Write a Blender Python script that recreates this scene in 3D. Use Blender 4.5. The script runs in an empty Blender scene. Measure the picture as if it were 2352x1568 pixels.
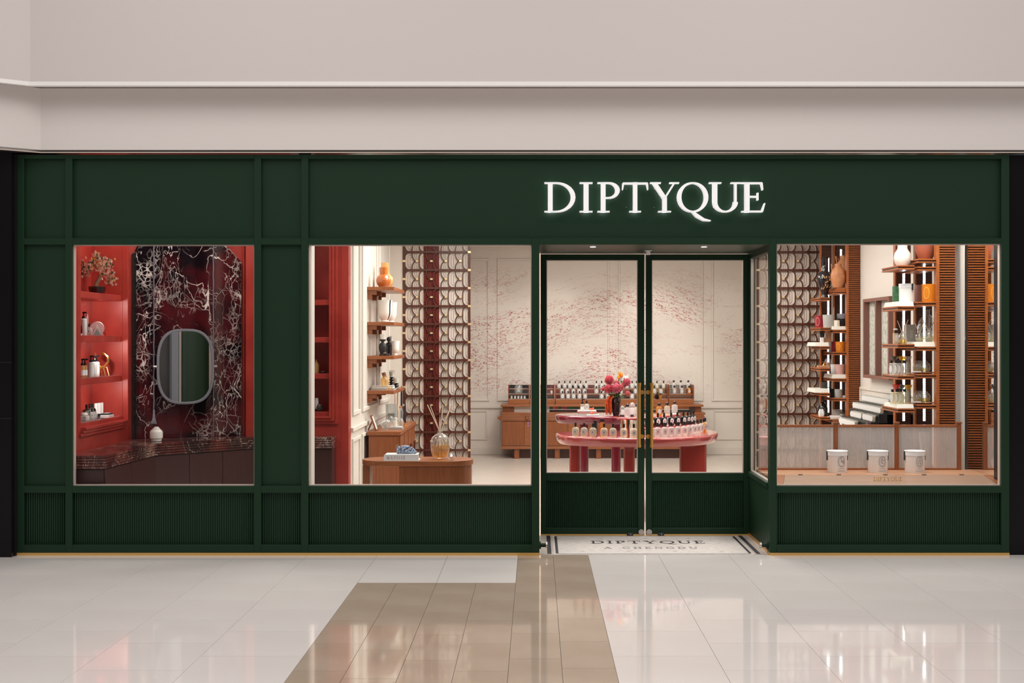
import bpy, bmesh, math, random
from mathutils import Vector, Matrix
random.seed(7)
PI = math.pi
S = bpy.context.scene
C = S.collection

# ------------------------------------------------------------------ camera
CD, CH, FP = 9.2, 1.65, 2760.0        # distance to the shop front, eye height, focal length in pixels
cam_d = bpy.data.cameras.new('camera'); cam = bpy.data.objects.new('camera', cam_d); C.objects.link(cam)
cam.location = (0, -CD, CH); cam.rotation_euler = (PI/2, 0, 0)
cam_d.sensor_width = 36; cam_d.lens = FP/2352*36
cam_d.shift_x = -56/2352; cam_d.shift_y = -5/2352
cam_d.clip_end = 200
S.camera = cam
S.view_settings.view_transform = 'Standard'; S.view_settings.look = 'None'
S.view_settings.exposure = 0.0; S.view_settings.gamma = 1.0; S.view_settings.use_curve_mapping = False
S.cycles.transparent_max_bounces = 24
S.cycles.max_bounces = 6; S.cycles.glossy_bounces = 3; S.cycles.diffuse_bounces = 3
S.cycles.sample_clamp_indirect = 4.0

# ------------------------------------------------------------------ world: even light of the mall
W = bpy.data.worlds.new('mall_light'); S.world = W; W.use_nodes = True
bg = W.node_tree.nodes['Background']; bg.inputs[0].default_value = (1.0, 0.95, 0.93, 1); bg.inputs[1].default_value = 0.95

def area(name, loc, size, power, col=(1, .93, .84), rot=(0, 0, 0), sy=None, spread=None):
    l = bpy.data.lights.new(name, 'AREA'); l.energy = power; l.color = col; l.size = size
    if sy: l.shape = 'RECTANGLE'; l.size_y = sy
    if spread: l.spread = spread
    o = bpy.data.objects.new(name, l); C.objects.link(o); o.location = loc; o.rotation_euler = rot
    return o
def spot(name, loc, target, power, angle=40, blend=.6, col=(1, .9, .78), size=.05):
    l = bpy.data.lights.new(name, 'SPOT'); l.energy = power; l.color = col; l.spot_size = math.radians(angle); l.spot_blend = blend; l.shadow_soft_size = size
    o = bpy.data.objects.new(name, l); C.objects.link(o); o.location = loc
    o.rotation_euler = (Vector(target)-Vector(loc)).to_track_quat('-Z', 'Y').to_euler()
    return o
# mall ceiling lights above the walkway
area('mall_ceiling_light', (-2.2, -3.6, 6.0), 2.5, 75, (1, .95, .92), sy=3.0)
area('mall_ceiling_light', (2.2, -3.6, 6.0), 2.5, 75, (1, .95, .92), sy=3.0)
# shop ceiling lights, with added fill spots on the lattice screens
WARM = (1, .965, .915)
area('shop_ceiling_light', (-0.6, 3.4, 3.08), 1.2, 52, WARM, sy=1.2)
area('shop_ceiling_light', (0.9, 2.4, 3.08), 1.2, 68, WARM, sy=1.2)
area('shop_ceiling_light', (0.9, 5.2, 3.08), 2.0, 68, WARM, sy=1.5)
area('shop_ceiling_light', (2.3, 3.4, 3.08), 1.2, 24, WARM, sy=1.2)
area('shop_ceiling_light', (2.7, 0.50, 3.08), 1.4, 40, WARM, sy=.4)
area('shop_ceiling_light', (-0.9, 0.8, 3.08), 1.2, 26, WARM, sy=.5)
area('alcove_ceiling_light', (-3.0, 1.0, 3.08), 0.5, 20, WARM, sy=0.7)
for x, tx, p in ((-.75, -.8, 28), (.3, .2, 44), (1.45, 1.65, 72), (2.6, 2.7, 16)):
    spot('wall_washer_spot', (x, 6.4, 3.05), (tx, 8.0, 1.45), p, 56, .9, WARM)
spot('table_spot', (.7, 1.9, 3.05), (.75, 2.1, .75), 100, 46, .7, (1, .96, .92))
spot('table_spot', (1.4, 2.0, 3.05), (1.35, 2.3, .75), 100, 46, .7, (1, .96, .92))
spot('counter_spot', (.5, 6.0, 3.05), (.5, 7.5, .95), 60, 46, .7, WARM)
spot('counter_spot', (1.9, 6.0, 3.05), (1.8, 7.5, .95), 50, 46, .7, WARM)
spot('shelf_spot', (-.9, 3.3, 3.05), (-1.7, 3.8, 1.3), 30, 55, .8, (1, .96, .9))
spot('display_spot', (-.7, 1.0, 3.05), (-.7, 1.35, .6), 40, 50, .7, (1, .96, .9))
spot('tub_spot', (2.1, .5, 3.05), (2.4, .66, .56), 9, 50, .8, (1, .96, .92))
spot('tub_spot', (3.1, .5, 3.05), (2.9, .66, .56), 9, 50, .8, (1, .96, .92))
spot('screen_fill_spot', (2.7, 4.1, 3.05), (3.0, 5.2, 1.7), 38, 66, .9, WARM)  # fill spots added to brighten the lattice screens
spot('screen_fill_spot', (-1.0, 4.2, 3.05), (-1.2, 5.2, 1.6), 16, 60, .9, WARM)
spot('mat_spot', (.44, .155, 2.36), (.5, .4, 0), 20, 60, .8, WARM)
spot('mat_spot', (1.30, .155, 2.36), (1.2, .4, 0), 20, 60, .8, WARM)

# ------------------------------------------------------------------ pixel helpers (photo pixel -> place in the world)
def at(px, py, Y):
    s = (CD+Y)/FP
    return Vector(((px-1232)*s, Y, CH-(py-779)*s))
def X_at(px, Y): return (px-1232)*(CD+Y)/FP
def Z_at(py, Y): return CH-(py-779)*(CD+Y)/FP
def Y_onX(px, X): return X*FP/(px-1232)-CD

# ------------------------------------------------------------------ materials
MATS = {}
def nodes(m):
    m.use_nodes = True
    return m.node_tree.nodes, m.node_tree.links
def mat(name, col, rough=.5, metal=0, spec=.5, coat=0, emit=0, ecol=None, bump=0, bscale=80, var=None, vscale=3):
    m = bpy.data.materials.new(name); n, l = nodes(m); b = n['Principled BSDF']
    b.inputs['Base Color'].default_value = (*col, 1); b.inputs['Roughness'].default_value = rough
    b.inputs['Metallic'].default_value = metal; b.inputs['Specular IOR Level'].default_value = spec
    b.inputs['Coat Weight'].default_value = coat; b.inputs['Coat Roughness'].default_value = .03
    if emit:
        b.inputs['Emission Color'].default_value = (*(ecol or col), 1); b.inputs['Emission Strength'].default_value = emit
    if bump or var:
        tc = n.new('ShaderNodeTexCoord'); ns = n.new('ShaderNodeTexNoise'); l.new(tc.outputs['Object'], ns.inputs[0])
        ns.inputs['Scale'].default_value = vscale if var else bscale; ns.inputs['Detail'].default_value = 5
        if var:
            r = n.new('ShaderNodeValToRGB'); l.new(ns.outputs['Fac'], r.inputs[0])
            r.color_ramp.elements[0].position = .3; r.color_ramp.elements[1].position = .7
            r.color_ramp.elements[0].color = (*col, 1); r.color_ramp.elements[1].color = (*var, 1)
            l.new(r.outputs[0], b.inputs['Base Color'])
        if bump:
            n2 = n.new('ShaderNodeTexNoise'); l.new(tc.outputs['Object'], n2.inputs[0]); n2.inputs['Scale'].default_value = bscale
            bp = n.new('ShaderNodeBump'); bp.inputs['Strength'].default_value = bump; bp.inputs['Distance'].default_value = .01
            l.new(n2.outputs['Fac'], bp.inputs['Height']); l.new(bp.outputs[0], b.inputs['Normal'])
    MATS[name] = m; return m
def wood(name, c1, c2, rough=.4, stretch=(30, 30, 2), coat=.15):
    m = bpy.data.materials.new(name); n, l = nodes(m); b = n['Principled BSDF']
    tc = n.new('ShaderNodeTexCoord'); mp = n.new('ShaderNodeMapping'); mp.inputs['Scale'].default_value = stretch
    ns = n.new('ShaderNodeTexNoise'); ns.inputs['Scale'].default_value = 2.2; ns.inputs['Detail'].default_value = 8; ns.inputs['Distortion'].default_value = .6
    l.new(tc.outputs['Object'], mp.inputs[0]); l.new(mp.outputs[0], ns.inputs[0])
    r = n.new('ShaderNodeValToRGB'); l.new(ns.outputs['Fac'], r.inputs[0])
    r.color_ramp.elements[0].position = .3; r.color_ramp.elements[1].position = .72
    r.color_ramp.elements[0].color = (*c1, 1); r.color_ramp.elements[1].color = (*c2, 1)
    l.new(r.outputs[0], b.inputs['Base Color']); b.inputs['Roughness'].default_value = rough
    b.inputs['Coat Weight'].default_value = coat; b.inputs['Coat Roughness'].default_value = .15
    MATS[name] = m; return m
def glass(name, tint=(1, 1, 1), refl=1.0, rough=.0, body=0, bcol=(1, 1, 1), ior=1.45):
    """thin clear glass: transparent with a Fresnel reflection, optionally with some body colour"""
    m = bpy.data.materials.new(name); n, l = nodes(m); out = n['Material Output']; n.remove(n['Principled BSDF'])
    t = n.new('ShaderNodeBsdfTransparent'); t.inputs[0].default_value = (*tint, 1)
    g = n.new('ShaderNodeBsdfGlossy'); g.inputs['Roughness'].default_value = rough; g.inputs[0].default_value = (refl, refl, refl, 1)
    f = n.new('ShaderNodeFresnel')
    ge = n.new('ShaderNodeNewGeometry'); mm = n.new('ShaderNodeMath'); mm.operation = 'MULTIPLY_ADD'      # same reflection on both faces of a thin wall
    l.new(ge.outputs['Backfacing'], mm.inputs[0]); mm.inputs[1].default_value = 1/ior-ior; mm.inputs[2].default_value = ior; l.new(mm.outputs[0], f.inputs[0])
    mx = n.new('ShaderNodeMixShader'); l.new(f.outputs[0], mx.inputs[0])
    src = t
    if body:
        d = n.new('ShaderNodeBsdfDiffuse'); d.inputs[0].default_value = (*bcol, 1)
        m2 = n.new('ShaderNodeMixShader'); m2.inputs[0].default_value = body; l.new(t.outputs[0], m2.inputs[1]); l.new(d.outputs[0], m2.inputs[2]); src = m2
    l.new(src.outputs[0], mx.inputs[1]); l.new(g.outputs[0], mx.inputs[2]); l.new(mx.outputs[0], out.inputs[0])
    MATS[name] = m; return m
def marble(name, c1, c2, vein, scale=3.0, amount=.55, rough=.08):
    """dark red marble with white crackled veins"""
    m = bpy.data.materials.new(name); n, l = nodes(m); b = n['Principled BSDF']
    tc = n.new('ShaderNodeTexCoord')
    nd = n.new('ShaderNodeTexNoise'); nd.inputs['Scale'].default_value = 2.5; nd.inputs['Detail'].default_value = 6
    l.new(tc.outputs['Object'], nd.inputs[0])
    sub = n.new('ShaderNodeVectorMath'); sub.operation = 'MULTIPLY_ADD'; sub.inputs[1].default_value = (.42, .42, .42)
    l.new(nd.outputs['Color'], sub.inputs[0]); l.new(tc.outputs['Object'], sub.inputs[2])
    def veins(sc, th, seed, mask_lo, mask_hi):
        mp = n.new('ShaderNodeMapping'); mp.inputs['Location'].default_value = (seed, seed*2, seed*3); mp.inputs['Scale'].default_value = (1, 1, .75)
        l.new(sub.outputs[0], mp.inputs[0])
        v = n.new('ShaderNodeTexVoronoi'); v.feature = 'DISTANCE_TO_EDGE'; v.inputs['Scale'].default_value = sc; l.new(mp.outputs[0], v.inputs['Vector'])
        r = n.new('ShaderNodeMapRange'); r.inputs['From Min'].default_value = 0; r.inputs['From Max'].default_value = th
        r.inputs['To Min'].default_value = 1; r.inputs['To Max'].default_value = 0; l.new(v.outputs['Distance'], r.inputs[0])
        nm = n.new('ShaderNodeTexNoise'); nm.inputs['Scale'].default_value = 2.2; nm.inputs['Detail'].default_value = 3; l.new(mp.outputs[0], nm.inputs[0])
        r2 = n.new('ShaderNodeMapRange'); r2.inputs['From Min'].default_value = mask_lo; r2.inputs['From Max'].default_value = mask_hi; l.new(nm.outputs['Fac'], r2.inputs[0])
        mu = n.new('ShaderNodeMath'); mu.operation = 'MULTIPLY'; l.new(r.outputs[0], mu.inputs[0]); l.new(r2.outputs[0], mu.inputs[1])
        return mu
    def ridge(sc, th, seed, lo_, hi_):      # long wandering veins
        mp = n.new('ShaderNodeMapping'); mp.inputs['Location'].default_value = (seed, seed*1.3, seed*.7); mp.inputs['Rotation'].default_value = (0, .6, 0); mp.inputs['Scale'].default_value = (1.3, 1.3, .7); l.new(tc.outputs['Object'], mp.inputs[0])
        q = n.new('ShaderNodeTexNoise'); q.inputs['Scale'].default_value = sc; q.inputs['Detail'].default_value = 5; q.inputs['Roughness'].default_value = .45; q.inputs['Distortion'].default_value = .8; l.new(mp.outputs[0], q.inputs[0])
        d1 = n.new('ShaderNodeMath'); d1.operation = 'SUBTRACT'; l.new(q.outputs['Fac'], d1.inputs[0]); d1.inputs[1].default_value = .5
        d2 = n.new('ShaderNodeMath'); d2.operation = 'ABSOLUTE'; l.new(d1.outputs[0], d2.inputs[0])
        r = n.new('ShaderNodeMapRange'); r.inputs['From Min'].default_value = th*.3; r.inputs['From Max'].default_value = th; r.inputs['To Min'].default_value = 1; r.inputs['To Max'].default_value = 0; l.new(d2.outputs[0], r.inputs[0])
        nm = n.new('ShaderNodeTexNoise'); nm.inputs['Scale'].default_value = 3.0; l.new(mp.outputs[0], nm.inputs[0])
        r2 = n.new('ShaderNodeMapRange'); r2.inputs['From Min'].default_value = lo_; r2.inputs['From Max'].default_value = hi_; l.new(nm.outputs['Fac'], r2.inputs[0])
        mu = n.new('ShaderNodeMath'); mu.operation = 'MULTIPLY'; l.new(r.outputs[0], mu.inputs[0]); l.new(r2.outputs[0], mu.inputs[1]); return mu
    a = ridge(scale*1.1, .007, 1.3, .40, .56); c = veins(scale*3.0, .026, 4.1, .55, .68); d = veins(scale*.9, .008, 7.7, .44, .56); e = veins(scale*8, .10, 2.2, .54, .66); f = ridge(scale*3.2, .010, 5.5, .50, .64)
    mxs = a
    for x in (c, d, e, f):
        q = n.new('ShaderNodeMath'); q.operation = 'MAXIMUM'; l.new(mxs.outputs[0], q.inputs[0]); l.new(x.outputs[0], q.inputs[1]); mxs = q
    nb = n.new('ShaderNodeTexNoise'); nb.inputs['Scale'].default_value = 3; nb.inputs['Detail'].default_value = 4; l.new(tc.outputs['Object'], nb.inputs[0])
    rb = n.new('ShaderNodeValToRGB'); rb.color_ramp.elements[0].color = (*c1, 1); rb.color_ramp.elements[1].color = (*c2, 1)
    rb.color_ramp.elements[0].position = .42; rb.color_ramp.elements[1].position = .62; l.new(nb.outputs['Fac'], rb.inputs[0])
    mx = n.new('ShaderNodeMix'); mx.data_type = 'RGBA'; l.new(mxs.outputs[0], mx.inputs[0]); l.new(rb.outputs[0], mx.inputs[6]); mx.inputs[7].default_value = (*vein, 1)
    l.new(mx.outputs[2], b.inputs['Base Color']); b.inputs['Roughness'].default_value = rough
    MATS[name] = m; return m
def mural(name):
    """cream wall with rust-pink sketched hills; the print follows the wall's own X and Z"""
    m = bpy.data.materials.new(name); n, l = nodes(m); b = n['Principled BSDF']; b.inputs['Roughness'].default_value = .6
    tc = n.new('ShaderNodeTexCoord'); sx = n.new('ShaderNodeSeparateXYZ'); l.new(tc.outputs['Object'], sx.inputs[0])
    def math_(op, a, c_=None, v=None):
        q = n.new('ShaderNodeMath'); q.operation = op
        for i, s in ((0, a), (1, c_)):
            if s is None: continue
            if isinstance(s, (int, float)): q.inputs[i].default_value = s
            else: l.new(s, q.inputs[i])
        return q.outputs[0]
    X, Z = sx.outputs[0], sx.outputs[2]
    # hill field: height above a curved ridge, so the strokes bend along the slopes
    w1 = math_('SINE', math_('MULTIPLY_ADD', X, 1.9)) if False else math_('SINE', math_('MULTIPLY', X, 1.7))
    tilt = math_('MULTIPLY', w1, .22)
    zz = math_('SUBTRACT', Z, tilt)
    cv = n.new('ShaderNodeCombineXYZ'); l.new(X, cv.inputs[0]); l.new(zz, cv.inputs[2])
    def noise(scale, stretch, detail=5, dist=0, seed=0):
        mp = n.new('ShaderNodeMapping'); mp.inputs['Scale'].default_value = (stretch[0], 1, stretch[1]); mp.inputs['Location'].default_value = (seed, 0, seed*1.7)
        l.new(cv.outputs[0], mp.inputs[0])
        q = n.new('ShaderNodeTexNoise'); q.inputs['Scale'].default_value = scale; q.inputs['Detail'].default_value = detail; q.inputs['Distortion'].default_value = dist
        l.new(mp.outputs[0], q.inputs[0]); return q.outputs['Fac']
    def rng(s, a, c_, t0=0, t1=1):
        q = n.new('ShaderNodeMapRange'); q.inputs['From Min'].default_value = a; q.inputs['From Max'].default_value = c_
        q.inputs['To Min'].default_value = t0; q.inputs['To Max'].default_value = t1; l.new(s, q.inputs[0]); return q.outputs[0]
    patch = rng(noise(1.0, (.55, 1.9), 3, .4, 3.1), .44, .56)
    band = math_('MULTIPLY', rng(Z, .8, 1.0), rng(Z, 2.75, 2.35))
    stroke = rng(noise(9, (1.2, 4.2), 6, 1.6, 1), .50, .58)
    speck = rng(noise(42, (1, 2.2), 3, .5, 5), .44, .56)
    m1 = math_('MULTIPLY', math_('MULTIPLY', patch, stroke), math_('MULTIPLY', speck, 1.0))
    # long fine drawn lines
    ln = noise(2.4, (.5, 2.6), 4, 1.2, 9)
    lines = rng(math_('ABSOLUTE', math_('SUBTRACT', math_('FRACT', math_('MULTIPLY', ln, 9.0)), .5)), .0, .035, 1, 0)
    lm = math_('MULTIPLY', math_('MULTIPLY', lines, rng(noise(3.5, (1, 2), 2, 0, 2), .42, .54)), .7)
    tot = math_('MULTIPLY', math_('MAXIMUM', m1, lm), band)
    mx = n.new('ShaderNodeMix'); mx.data_type = 'RGBA'; l.new(tot, mx.inputs[0])
    mx.inputs[6].default_value = (.74, .67, .60, 1); mx.inputs[7].default_value = (.40, .065, .065, 1)
    l.new(mx.outputs[2], b.inputs['Base Color']); MATS[name] = m; return m

mat('green', (.0054, .0262, .0104), .45, spec=.28, bump=.03, bscale=220)
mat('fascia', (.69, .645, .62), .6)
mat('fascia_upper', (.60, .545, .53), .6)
mat('white_trim', (.85, .83, .80), .4)
mat('black_stone', (.006, .005, .006), .25, spec=.2)
mat('black', (.012, .011, .012), .3)
mat('soft_black', (.02, .02, .022), .55)
mat('brass', (.72, .39, .09), .28, .72)
mat('brass_strip', (.70, .42, .13), .35, .45)
mat('gold', (.95, .62, .22), .22, 1)
mat('pale_gold', (.86, .66, .38), .3, .6)
mat('steel', (.62, .58, .55), .3, 1)
mat('chrome', (.85, .82, .80), .06, 1)
mat('mirror', (.88, .88, .88), .01, 1)
mat('pale_bead', (.62, .52, .46), .3, .3)
mat('tile_white', (.84, .79, .755), .06, spec=.55, var=(.88, .835, .80), vscale=1.3, coat=.4)
mat('tile_tan', (.45, .35, .265), .08, spec=.55, var=(.52, .42, .33), vscale=2.5, coat=.4)
mat('grout', (.36, .31, .27), .5)
mat('cream', (.70, .63, .56), .55)
mat('cream_light', (.76, .71, .645), .5)
mat('cream_tray', (.82, .79, .71), .45)
mat('ceiling_white', (.82, .79, .75), .6)
mural('mural')
mat('red', (.31, .022, .017), .38, var=(.46, .050, .033), vscale=4, coat=.15)
marble('marble', (.006, .002, .004), (.075, .006, .009), (.72, .62, .58))
marble('marble_counter', (.04, .014, .014), (.14, .03, .025), (.66, .52, .42), 5)
mat('marble_white', (.75, .72, .68), .3, var=(.45, .42, .40), vscale=30)
wood('cabinet_dark', (.040, .012, .012), (.058, .018, .017), .35, (40, 40, 1.5), .2)
wood('teak', (.205, .058, .016), (.30, .092, .028), .38, (26, 26, 1.6))
wood('teak_h', (.245, .072, .020), (.345, .115, .038), .38, (2, 30, 30))
wood('teak_y', (.245, .072, .020), (.345, .115, .038), .38, (30, 2, 30))
wood('louvre_wood', (.32, .085, .018), (.46, .135, .03), .4, (3, 20, 20))
wood('dark_wood', (.055, .012, .006), (.095, .022, .010), .35, (20, 20, 3))
wood('panel_dark', (.05, .016, .008), (.09, .028, .012), .5, (3, 20, 20))
wood('walnut', (.26, .155, .10), (.38, .24, .165), .45, (1.5, 40, 40))
wood('oak_light', (.48, .235, .125), (.58, .31, .175), .4, (1.5, 30, 30))
wood('floor_wood', (.62, .54, .47), (.76, .69, .61), .28, (1.2, 14, 14), .1)
mat('mauve_frame', (.22, .10, .075), .5)
mat('pink_lacquer', (.46, .070, .068), .12, coat=1)
mat('red_lacquer', (.33, .034, .026), .12, coat=1)
mat('maroon_lacquer', (.20, .010, .028), .10, coat=1)
glass('window_glass', (.985, .99, .985), ior=1.2)
glass('clear_glass', (.95, .965, .96), 1, 0, .12, (.9, .92, .92), 1.6)
glass('bottle_glass', (.97, .98, .96), 1, .02, .30, (.95, .95, .92), 1.5)
glass('bottle_yellow', (.98, .97, .84), 1, .02, .30, (.95, .92, .74), 1.5)
glass('bottle_amber', (.95, .55, .10), 1, .02, .25, (.95, .5, .08), 1.6)
glass('amber_liquid', (.99, .74, .22), 1, .02, .22, (.95, .52, .05))
glass('yellow_liquid', (.96, .84, .38), 1, .02, .3, (.92, .75, .2))
glass('pale_liquid', (.97, .92, .72), 1, .02, .25, (.9, .85, .6))
glass('dark_glass', (.10, .10, .11), 1, .02, .3, (.02, .02, .025), 1.6)
glass('honey_glass', (.97, .78, .42), 1, .02, .35, (.95, .68, .28), 1.6)
glass('red_glass', (.9, .08, .03), 1, .02, .4, (.8, .03, .01), 1.6)
glass('gold_glass', (.95, .75, .1), 1, .02, .4, (.9, .6, .03), 1.6)
glass('smoke_glass', (.45, .48, .44), 1, .02, .3, (.12, .14, .12), 1.6)
glass('reed_glass', (.80, .76, .73), 1, .14, .55, (.90, .85, .81), 2.1)
mat('label_white', (.80, .79, .78), .6)
mat('label_grey', (.60, .57, .56), .6)
mat('ink', (.02, .02, .025), .7)
mat('ink_grey', (.22, .21, .22), .7)
mat('porcelain', (.84, .81, .75), .25, coat=.4)
mat('porcelain_white', (.86, .86, .84), .3, coat=.3)
mat('paper_tub', (.82, .77, .74), .55)
mat('paper_lid', (.86, .87, .88), .5)
mat('wax', (.86, .80, .68), .5)
mat('wax_tan', (.80, .62, .40), .5)
mat('caramel', (.46, .125, .022), .14, coat=.9)
mat('tan_gloss', (.66, .34, .12), .14, coat=.9)
mat('bone_white', (.80, .77, .72), .5)
mat('terracotta', (.42, .11, .055), .55)
mat('orange_clay', (.62, .28, .12), .45, var=(.46, .17, .07), vscale=14)
mat('orange_pot', (.70, .22, .015), .3)
mat('pink_pot', (.62, .36, .33), .4)
mat('green_pot', (.03, .10, .05), .3, var=(.08, .2, .09), vscale=30)
mat('grey_pot', (.45, .45, .43), .4)
mat('red_pot', (.30, .02, .03), .3)
mat('coral', (.80, .12, .04), .5)
mat('navy', (.015, .018, .045), .4)
mat('rose_taper', (.66, .48, .44), .5)
mat('leaf', (.06, .13, .035), .5)
mat('leaf_olive', (.22, .20, .05), .5)
mat('blossom_white', (.90, .72, .60), .5)
mat('blossom_pink', (.85, .42, .32), .5)
mat('blossom_yellow', (.86, .50, .12), .5)
mat('bark', (.24, .14, .08), .7, var=(.36, .24, .15), vscale=40)
mat('dahlia_deep', (.60, .02, .06), .5, var=(.95, .38, .44), vscale=90)
mat('dahlia_pink', (.95, .50, .56), .5, var=(.66, .04, .14), vscale=90)
mat('dahlia_pale', (.90, .42, .40), .5, var=(.78, .22, .24), vscale=90)
mat('orange_flower', (.92, .26, .01), .5)
mat('amaranth', (.30, .015, .005), .6, var=(.80, .11, .01), vscale=120)
mat('vase_black', (.012, .009, .011), .12, coat=.6)
mat('grape_blue', (.06, .11, .24), .3, var=(.42, .50, .62), vscale=24)
mat('reed_stick', (.76, .60, .44), .6)
mat('book_white', (.80, .80, .80), .5)
mat('book_grey', (.30, .29, .29), .5)
mat('book_red', (.55, .05, .03), .5)
mat('page', (.72, .66, .58), .8)
mat('title_red', (.35, .10, .10), .6)
mat('sign_face', (.86, .86, .86), .4, emit=.22, ecol=(1, .99, 1))
mat('sign_back', (.9, .9, .9), .4, emit=2.6, ecol=(1, .99, 1))
mat('led', (1, 1, 1), .4, emit=9, ecol=(.93, .97, 1))
mat('downlight_lens', (1, 1, 1), .4, emit=6, ecol=(1, .95, .9))
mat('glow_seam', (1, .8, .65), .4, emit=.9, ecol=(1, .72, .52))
mat('blue_reflection', (.1, .1, 1), .4, emit=3, ecol=(.15, .12, 1))
mat('grey_frame', (.20, .20, .23), .4)
mat('charcoal_front', (.03, .028, .028), .5)
mat('screen_cream', (.72, .62, .54), .5)
mat('grape_pale', (.42, .50, .62), .3)
mat('inlay', (.20, .085, .035), .5)
mat('maroon_panel', (.10, .010, .010), .15, var=(.17, .018, .016), vscale=2)
mat('rope', (.16, .13, .16), .6)
mat('mosaic', (.74, .69, .65), .4, var=(.60, .54, .50), vscale=22)
mat('mosaic_border', (.45, .38, .33), .4, var=(.62, .55, .49), vscale=60)
mat('art_panel', (.66, .62, .57), .6, var=(.30, .34, .27), vscale=26)
mat('riser_black', (.02, .02, .022), .12)
mat('grid_mirror', (.55, .53, .54), .06, 1)

# ------------------------------------------------------------------ mesh helpers
class MB:
    def __init__(s): s.v = []; s.f = []; s.sm = []
    def add(s, vs, fs, sm=False):
        o = len(s.v); s.v += [tuple(p) for p in vs]; s.f += [tuple(i+o for i in f) for f in fs]; s.sm += [sm]*len(fs); return s
    def box(s, x0, x1, y0, y1, z0, z1):
        return s.add([(x, y, z) for z in (z0, z1) for y in (y0, y1) for x in (x0, x1)],
                     [(0, 2, 3, 1), (4, 5, 7, 6), (0, 1, 5, 4), (2, 6, 7, 3), (0, 4, 6, 2), (1, 3, 7, 5)])
    def prism(s, poly, a, b, ax='z', sm=False):
        n = len(poly)
        def p(q, h): return {'z': (q[0], q[1], h), 'y': (q[0], h, q[1]), 'x': (h, q[0], q[1])}[ax]
        s.add([p(q, a) for q in poly]+[p(q, b) for q in poly], [tuple(range(n)), tuple(range(2*n-1, n-1, -1))])
        o = len(s.v)-2*n
        s.f += [(o+i, o+(i+1) % n, o+n+(i+1) % n, o+n+i) for i in range(n)]; s.sm += [sm]*n
        return s
    def lathe(s, prof, c=(0, 0, 0), n=20, sx=1, sy=1, sm=True, cap0=True, cap1=True, a0=0):
        vs = []; m = len(prof)
        for r, z in prof:
            for i in range(n):
                a = a0+2*PI*i/n; vs.append((c[0]+r*sx*math.cos(a), c[1]+r*sy*math.sin(a), c[2]+z))
        fs = [(j*n+i, j*n+(i+1) % n, (j+1)*n+(i+1) % n, (j+1)*n+i) for j in range(m-1) for i in range(n)]
        s.add(vs, fs, sm)
        if cap0: s.f.append(tuple(len(s.v)-len(vs)+i for i in range(n))); s.sm.append(False)
        if cap1: s.f.append(tuple(len(s.v)-n+i for i in range(n))); s.sm.append(False)
        return s
    def cyl(s, c, r, h, n=16, r2=None): return s.lathe([(r, 0), (r if r2 is None else r2, h)], c, n)
    def ball(s, c, r, n=12, sz=1, sy=1):
        m = max(5, n//2)
        return s.lathe([(r*math.sin(PI*(.06+.88*j/m)), -r*sz*math.cos(PI*(.06+.88*j/m))) for j in range(m+1)], c, n, 1, sy)
    def tube(s, pts, r, n=8):
        pts = [Vector(p) for p in pts]; m = len(pts); rs = r if isinstance(r, (list, tuple)) else [r]*m
        vs = []; ref = None
        for i, p in enumerate(pts):
            t = (pts[min(i+1, m-1)]-pts[max(i-1, 0)]).normalized()
            if ref is None: ref = t.orthogonal().normalized()
            ref = (ref-t*ref.dot(t)).normalized(); b = t.cross(ref)
            for k in range(n):
                a = 2*PI*k/n; vs.append(p+(ref*math.cos(a)+b*math.sin(a))*rs[i])
        fs = [(j*n+i, j*n+(i+1) % n, (j+1)*n+(i+1) % n, (j+1)*n+i) for j in range(m-1) for i in range(n)]
        fs += [tuple(range(n)), tuple(range((m-1)*n, m*n))]
        return s.add(vs, fs, True)
    def strip(s, pts, w, fn, d0, d1):
        """a ribbon of given widths along a 2D polyline, mapped by fn(u, v, depth)"""
        m = len(pts); ws = w if isinstance(w, (list, tuple)) else [w]*m; L = []; R = []
        for i in range(m):
            a = pts[max(i-1, 0)]; b = pts[min(i+1, m-1)]
            tx, ty = b[0]-a[0], b[1]-a[1]; q = math.hypot(tx, ty) or 1
            nx, ny = -ty/q, tx/q; h = ws[i]/2
            L.append((pts[i][0]+nx*h, pts[i][1]+ny*h)); R.append((pts[i][0]-nx*h, pts[i][1]-ny*h))
        vs = [fn(u, v, d) for d in (d0, d1) for row in (L, R) for (u, v) in row]
        fs = []
        for i in range(m-1):
            fs += [(i, i+1, m+i+1, m+i), (2*m+i, 3*m+i, 3*m+i+1, 2*m+i+1), (i, 2*m+i, 2*m+i+1, i+1), (m+i, m+i+1, 3*m+i+1, 3*m+i)]
        fs += [(0, m, 3*m, 2*m), (m-1, 3*m-1, 4*m-1, 2*m-1)]
        return s.add(vs, fs)
    def build(s, name, material, parent=None, bevel=0, kind=None, loc=None, seg=2):
        me = bpy.data.meshes.new(name); me.from_pydata(s.v, [], s.f)
        for p, q in zip(me.polygons, s.sm): p.use_smooth = q
        bm = bmesh.new(); bm.from_mesh(me); bmesh.ops.recalc_face_normals(bm, faces=bm.faces)
        if bevel:
            es = [e for e in bm.edges if len(e.link_faces) == 2 and e.calc_face_angle(0) > .5]
            bmesh.ops.bevel(bm, geom=es, offset=bevel, segments=seg, affect='EDGES', profile=.5)
        for e in bm.edges:
            if len(e.link_faces) == 2 and e.calc_face_angle(0) > .75: e.smooth = False
        bm.to_mesh(me); bm.free()
        me.materials.append(MATS[material] if isinstance(material, str) else material)
        o = bpy.data.objects.new(name, me); C.objects.link(o)
        if parent: o.parent = parent
        if loc is not None: o.location = loc
        if kind: o['kind'] = kind
        return o
def tag(o, label, cat, group=None):
    o['label'] = label; o['category'] = cat
    if group: o['group'] = group
    return o
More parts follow.
